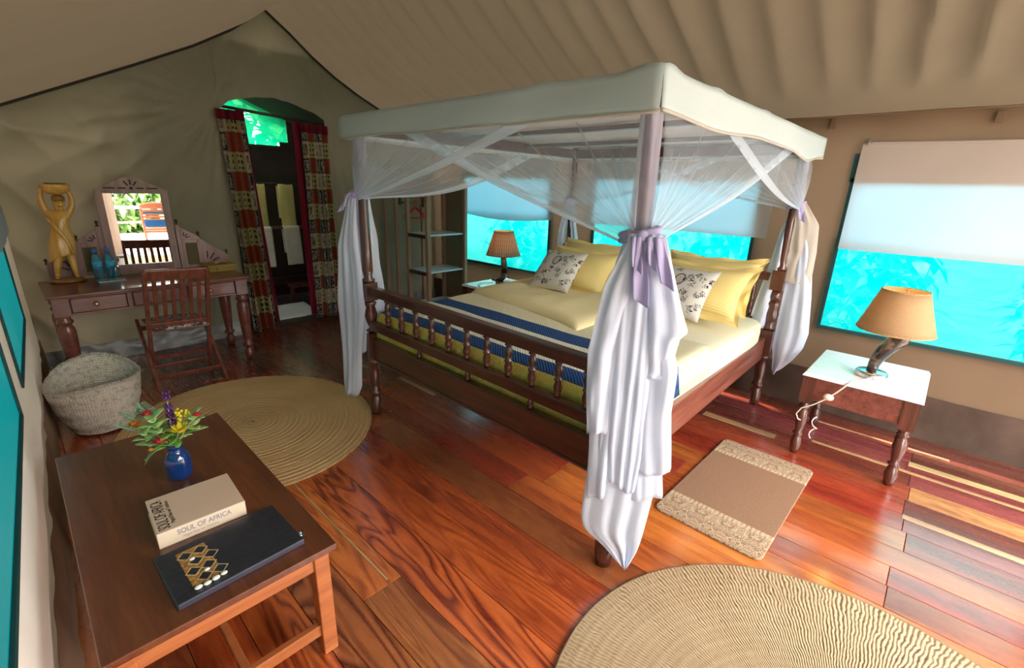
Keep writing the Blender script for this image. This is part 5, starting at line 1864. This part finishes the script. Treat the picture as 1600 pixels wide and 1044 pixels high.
Rup = Matrix.Rotation(PI / 2, 4, 'Z')
text('SOUL OF AFRICA', 'cover_title', .046, 'inkblack', bk_, Matrix.Translation((-bw_ + .040, -bh_ + .010, bt_ + .0004)) @ Rup, .52, .0002)
text('Magical Rites and Traditions', 'cover_subtitle', .0165, 'inkblack', bk_, Matrix.Translation((-bw_ + .056, -bh_ + .030, bt_ + .0004)) @ Rup, .78)
Rsp = Matrix.Rotation(PI / 2, 4, 'X')
text('SOUL OF AFRICA', 'spine_title', .026, 'inklilac', bk_, Matrix.Translation((-.075, -bh_ - .0034, .028)) @ Rsp, .78, .0005)
text('Magical Rites and Traditions', 'spine_subtitle', .010, 'inklilac', bk_, Matrix.Translation((-.062, -bh_ - .0034, .013)) @ Rsp, .9)

lf = thing('leather_folder', 'black leather folder with shell and bark inlay on the coffee table', 'folder', (.29, 1.45, .4575), rz=0.03)
lw_, lh_ = .176, .123
G().box(-lw_, lw_, -lh_, lh_, 0, .005).build('back_cover', 'leatheredge', lf, .002, True)
G().box(-lw_ + .004, lw_ - .006, -lh_ + .008, lh_ - .006, .005, .015).build('pages', 'pages', lf, 0, True)
G().box(-lw_, lw_, -lh_, lh_, .015, .020).build('front_cover', 'leather', lf, .002, True)
G().box(-lw_, lw_, -lh_ - .003, -lh_ + .003, 0, .0205).build('spine', 'leatheredge', lf, .003, True)
patch = G().box(-.128, -.050, -.085, .090, .0200, .0215).build('bark_patch', 'bark', lf, .0005, True)
for i in range(2):
    for j in range(4):
        cx, cy = -.109 + i * .040 + (.018 if j % 2 else 0), .062 - j * .042
        G().prism([(-.016, 0), (0, -.017), (.016, 0), (0, .017)], (cx, cy, .0215), (1, 0, 0), (0, 1, 0), .0012).build('dark_diamond', 'leather', patch, 0, True)
        G().prism([(-.022, 0), (0, -.023), (.022, 0), (0, .023), (-.022, 0), (-.019, 0), (0, .020), (.019, 0), (0, -.020), (-.019, 0)], (cx, cy, .0214), (1, 0, 0), (0, 1, 0), .0010).build('pale_lattice', 'barkpale', patch, 0, True)
for x, y, s_ in ((-.118, -.100, 1), (-.096, -.1015, 1), (-.073, -.099, 1.05), (-.051, -.096, .9), (-.098, .032, .75), (-.080, -.045, .75)):
    G().ball((x, y, .0245), .0105 * s_, 12, 8, (1, .75, .5)).build('cowrie_shell', 'cowrie', lf, 0, True)
for k, (x, y) in enumerate(((.170, -.09), (.181, -.086), (.187, -.094), (.177, -.098), (.190, -.083))):
    G().ball((x, y, .012 + .004 * (k % 2)), .0062, 10, 8).build('closure_bead', 'chrome' if k % 2 else 'inkblack', lf, 0, True)

# vase with cut flowers
VX, VY, VZ = .285, 2.035, .4575
vs = tag(G().lathe([(.036, 0), (.041, .006), (.044, .03), (.045, .065), (.042, .090), (.030, .108), (.024, .118), (.024, .135), (.028, .145), (.024, .145), (.020, .135), (.020, .118), (.026, .104), (.038, .085), (.040, .03), (.001, .010)], (0, 0, 0), 32, False, True).build('flower_vase', 'blueglass'), 'cobalt blue glass vase holding cut flowers on the coffee table', 'vase')
vs.location = (VX, VY, VZ)


def leaf(g, p, d, L, w, curl=.3, seg=5):
    p, d = Vector(p), Vector(d).normalized()
    s_ = d.cross(Vector((0, 0, 1)))
    if s_.length < .01:
        s_ = Vector((1, 0, 0))
    s_.normalize()
    n_ = s_.cross(d)
    b = len(g.v)
    for k in range(seg + 1):
        t = k / seg
        c_ = p + d * (L * t) - n_ * (curl * L * t * t) * -1 * -1
        ww = w * math.sin(PI * min(1, t * .94 + .04)) ** .8
        g.v += [tuple(c_ - s_ * ww + n_ * ww * .25), tuple(c_), tuple(c_ + s_ * ww + n_ * ww * .25)]
    for k in range(seg):
        a = b + 3 * k
        g.face([a, a + 1, a + 4, a + 3], True); g.face([a + 1, a + 2, a + 5, a + 4], True)


def stemtop(dx, dy, dz):
    base = Vector((VX + dx * .06, VY + dy * .06, VZ + .02))
    neck = Vector((VX + dx * .09, VY + dy * .09, VZ + .142))
    top = Vector((VX + dx, VY + dy, VZ + dz))
    return base, neck, neck.lerp(top, .55) + Vector((0, 0, .012)), top


def flower(name, label, dx, dy, dz, kind, leaves=3, leafmat='leafgreen', r=.02):
    b, n_, m_, t_ = stemtop(dx, dy, dz)
    f = thing(name, label, 'flower', b, 'cut flowers in the blue vase')
    G().tube([b, n_, m_, t_], .0022, 6).build('stem', 'stem', f)
    g = G()
    for k in range(leaves):
        q_ = n_.lerp(t_, .25 + .6 * k / max(1, leaves))
        a = random.uniform(0, 2 * PI)
        leaf(g, q_, (math.cos(a), math.sin(a), .35), random.uniform(.045, .07), random.uniform(.012, .018))
    if leaves:
        g.build('leaves', leafmat, f, solid=.0006)
    g = G()
    if kind == 'spike':
        for z in (0, .012, .035, .045, .052, .072, .080, .110, .118, .135):
            for k in range(5):
                a = k * 1.256 + z * 90
                g.ball(t_ + Vector((.010 * math.cos(a), .010 * math.sin(a), -.115 + z)), .0062 - z * .012, 7, 5, (1, 1, 1.3))
        g.tube([t_ + Vector((0, 0, -.12)), t_ + Vector((0, 0, .028))], .0022, 5)
        g.build('florets', 'petalpurple', f)
    elif kind == 'daisy':
        for k in range(16):
            a = 2 * PI * k / 16
            leaf(g, t_ + Vector((0, 0, .002)), (math.cos(a) * .9 - .3, math.sin(a) * .9 - .25, .25 + .15 * (k % 2)), r, r * .24, -.2, 4)
        g.build('petals', 'petalyellow', f, solid=.0006)
        G().ball(t_ + Vector((0, 0, .004)), r * .3, 10, 6, (1, 1, .6)).build('flower_eye', 'petalorange', f)
    elif kind in ('red', 'orange'):
        for k in range(14):
            a = 2.4 * k
            e = .2 + .07 * k
            leaf(g, t_, (math.cos(a) * (1.1 - e * .5), math.sin(a) * (1.1 - e * .5), e), r, r * .30, -.1, 3)
        g.build('petals', 'petalred' if kind == 'red' else 'petalorange', f, solid=.0006)
    elif kind == 'yellowspray':
        for k in range(22):
            g.ball(t_ + Vector((random.uniform(-.024, .024), random.uniform(-.024, .024), random.uniform(-.02, .018))), random.uniform(.004, .007), 7, 5)
        g.build('buds', 'petalyellow', f)
    elif kind == 'leafy':
        for k in range(9):
            a = 2.4 * k
            leaf(g, t_ + Vector((0, 0, -.035 + .008 * k)), (math.cos(a), math.sin(a), .35 + .10 * k), r * .72, r * .25, .35)
        g.build('leaf_whorl', 'leafpale', f, solid=.0006)
    elif kind == 'feather':
        for j in range(26):
            t = j / 25
            p = m_.lerp(t_, .2 + t * .9)
            for sgn in (-1, 1):
                leaf(g, p, (sgn * .7 + dx * 3, sgn * -.5 + dy * 3, .5 + random.uniform(-.2, .3)), 0.036 * (1.1 - .5 * t), .0032, .2, 3)
        g.build('fronds', 'leafgrey', f, solid=.0005)
    elif kind == 'bigleaf':
        leaf(g, m_, (t_ - m_), (t_ - m_).length * 1.25, .020, .25, 8)
        g.build('leaf_blade', 'leafgreen', f, solid=.0008)
    return f


def px(dx, dz, depth=0.0):
    # offset across the view (right positive) and towards the camera, in metres
    return (dx * .735 - depth * .68, -dx * .68 - depth * .735, dz)


flower('purple_flower_spike', 'tall purple flower spike rising highest from the blue vase', *px(-.005, .335, -.02), 'spike', 2)
flower('yellow_daisy', 'large yellow flower at the right of the bouquet', *px(.055, .215, .03), 'daisy', 2, r=.040)
flower('yellow_spray', 'small yellow green flower spray behind the large yellow flower', *px(.045, .265, -.02), 'yellowspray', 3, 'leafpale')
flower('red_flower', 'red flower nodding at the far right of the bouquet', *px(.105, .265, 0), 'red', 1, r=.020)
flower('red_flower', 'red flower at the top left of the bouquet', *px(-.075, .265, .0), 'red', 2, r=.026)
flower('red_flower', 'red flower just above the mouth of the blue vase', *px(-.015, .175, .05), 'red', 2, r=.030)
flower('orange_flower', 'small orange flower left of the large pale leaves', *px(-.115, .235, .02), 'orange', 2, r=.024)
flower('orange_flower', 'small orange flower low beside the vase neck', *px(-.052, .145, .05), 'orange', 1, r=.014)
flower('orange_flower', 'orange flower between the two upper left red flowers', *px(-.085, .230, .03), 'orange', 2, r=.022)
flower('leaf_sprig', 'pale green leaf sprig in the centre of the bouquet', *px(-.035, .240, .03), 'leafy', 1, 'leafpale', r=.072)
flower('leaf_sprig', 'green leaf sprig at the right behind the yellow flower', *px(.075, .225, -.02), 'leafy', 2, r=.060)
flower('leaf_sprig', 'low leaf sprig at the left of the vase neck', *px(-.075, .185, .03), 'leafy', 2, r=.060)
flower('feathery_sprig', 'grey green feathery sprig at the outer left of the bouquet', *px(-.150, .275, .0), 'feather', 0)
flower('feathery_sprig', 'grey green feathery sprig drooping lower left of the bouquet', *px(-.165, .235, .02), 'feather', 0)
flower('feathery_sprig', 'grey green feathery sprig standing at the upper left of the bouquet', *px(-.105, .300, -.02), 'feather', 0)
flower('broad_leaf', 'single broad green leaf hanging down left of the vase', *px(-.085, .105, .05), 'bigleaf', 0)

# ------------------------------------------------------------------ veranda seen in the mirror
struct(G().box(-3, 8, -7.0, -2.1, -0.12, -0.03).build('floor_veranda', 'deckboards'))
vr = thing('veranda_railing', 'pale pink wooden railing along the far edge of the veranda', 'railing', (2, -5.4, 0))
G().box(-3, 8, -5.43, -5.37, .76, .82).build('top_rail', 'deckboards', vr, .004)
for z in (.12, .42):
    G().box(-3, 8, -5.415, -5.385, z - .02, z + .02).build('cross_rail', 'railpink', vr)
for k in range(19):
    x = -3 + k * .6
    G().box(x - .025, x + .025, -5.42, -5.38, -.03, .76).build('post', 'railpink', vr)
vc = thing('veranda_chair', 'wooden veranda chair with a blue backrest cushion reflected in the mirror', 'chair', (0.88, -2.9, -.03))
for x in (0.62, 1.12):
    G().beam((x, -2.9, -.03), (x + .01, -2.72, .98), .04, .05).build('back_post', 'chairorange', vc, .004)
    G().box(x - .02, x + .02, -3.5, -3.45, -.03, .60).build('front_leg', 'chairorange', vc, .004)
    G().beam((x, -3.5, .60), (x, -2.78, .62), .05, .03).build('arm', 'chairorange', vc, .004)
G().grid(lambda u, v: (lerp(0.62, 1.14, u), -2.72, lerp(.90, .99 + .05 * math.sin(u * PI), v)), 12, 3).build('crest_rail', 'chairorange', vc, solid=.03)
for k in range(7):
    z = .44 + k * .066
    G().box(0.64, 1.12, -2.80 + k * .011 - .01, -2.80 + k * .011 + .01, z, z + .045).build('back_slat', 'chairorange', vc, .003)
G().box(0.65, 1.10, -2.77, -2.74, .52, .66).build('back_cushion', 'chairblue', vc, .01)
G().box(0.65, 1.10, -2.755, -2.725, .80, .87).build('head_cushion', 'chairblue', vc, .01)
G().box(0.62, 1.14, -3.5, -2.85, .38, .43).build('seat', 'chairorange', vc, .005)

# ------------------------------------------------------------------ outside: ground, shrubs and trees
struct(G().grid(lambda u, v: (lerp(-25, 30, u), lerp(-28, 30, v), -0.35 + .1 * nz(u * 9, v * 9, 2)), 30, 30).build('ground', 'ground'))


def mk_shrub():
    q = NT('shrub_leaf')
    v = q.coord('Object')
    q.base(q.ramp(q.noise(v, 3.2, 3, 0.6), [(0.50, (0.025, 0.05, 0.012)), (0.60, (0.50, 0.56, 0.38))]), 0.4)  # pale patches paint sunlight on the leaves into the colour
    return q.m


M['shrubleaf'] = mk_shrub()


def crown_mesh(n, rx, rz, ls, name, mt='treeleaf'):
    g = G()
    for k in range(n):
        a, c_ = random.uniform(0, 2 * PI), random.uniform(-1, 1)
        r = random.uniform(.55, 1) ** .6
        s_ = math.sqrt(1 - c_ * c_)
        p = Vector((rx * r * s_ * math.cos(a), rx * r * s_ * math.sin(a), rz * r * c_))
        d = Vector((random.uniform(-1, 1), random.uniform(-1, 1), random.uniform(-.8, .5)))
        leaf(g, p, d, ls * random.uniform(.7, 1.3), ls * .22, .3, 2)
    me = g.mesh(name)
    me.materials.append(M[mt])
    return me


cmesh = crown_mesh(1500, 1.15, 1.0, .34, 'crown')
smesh = crown_mesh(1500, 1.15, 1.0, .26, 'shrub_crown', 'shrubleaf')
tmesh = G().tube([(0, 0, -1.9), (.05, .03, -1.0), (.0, .05, 0)], [.09, .07, .04], 8).mesh('trunk')
tmesh.materials.append(M['trunk'])
spots = [((6.2, -1.9), 'shrub outside the large right window'), ((6.1, 1.3), 'shrub outside the middle window behind the bed head'),
         ((6.2, 4.5), 'shrub outside the window beside the wardrobe'), ((-2.6, .6), 'shrub outside the nearer left wall window'), ((-2.4, 4.0), 'shrub outside the far left wall window'),
         ((0.1, -8.0), 'shrub beyond the veranda railing, behind the veranda chair'), ((3.2, -8.0), 'shrub beyond the veranda railing, to the right of the veranda chair')]
for i, ((x, y), lab) in enumerate(spots):
    t = thing('shrub', 'leafy green ' + lab, 'shrub', (x, y, 0), 'shrubs outside the tent')
    t.rotation_euler.z = i * 1.1
    o = link('foliage', smesh if y > -5 else cmesh, t, local=True); o.location = (0, 0, .75); o['kind'] = 'stuff'
    o = link('trunk', tmesh, t, local=True); o.location = (0, 0, 1.4)
    t.scale = (1.15, 1.15, 1.0 + .1 * (i % 3))
tspots = [((-1.4, 12.0), 'tall tree with pale trunk behind the bathroom window, left'), ((3.9, 12.2), 'leafy tree behind the bathroom window, in the middle'), ((8.6, 12.0), 'leafy tree behind the bathroom window, at the right'),
          ((-1.6, -10.5), 'leafy tree beyond the veranda railing, nearer the left'), ((3.0, -11.0), 'leafy tree beyond the veranda railing, in the middle'), ((7.8, -10.5), 'leafy tree beyond the veranda railing, at the right')]
for i, ((x, y), lab) in enumerate(tspots):
    t = thing('tree', lab, 'tree', (x, y, 0), 'trees around the tent')
    t.rotation_euler.z = i * .9
    o = link('foliage', cmesh, t, local=True); o.location = (0, 0, 2.1); o.scale = (1.5, 1.5, 1.6); o['kind'] = 'stuff'
    o = link('trunk', tmesh, t, local=True); o.location = (0, 0, 1.7); o.scale = (1.3, 1.3, 1.25)
    t.scale = (1.2, 1.2, 1.2)
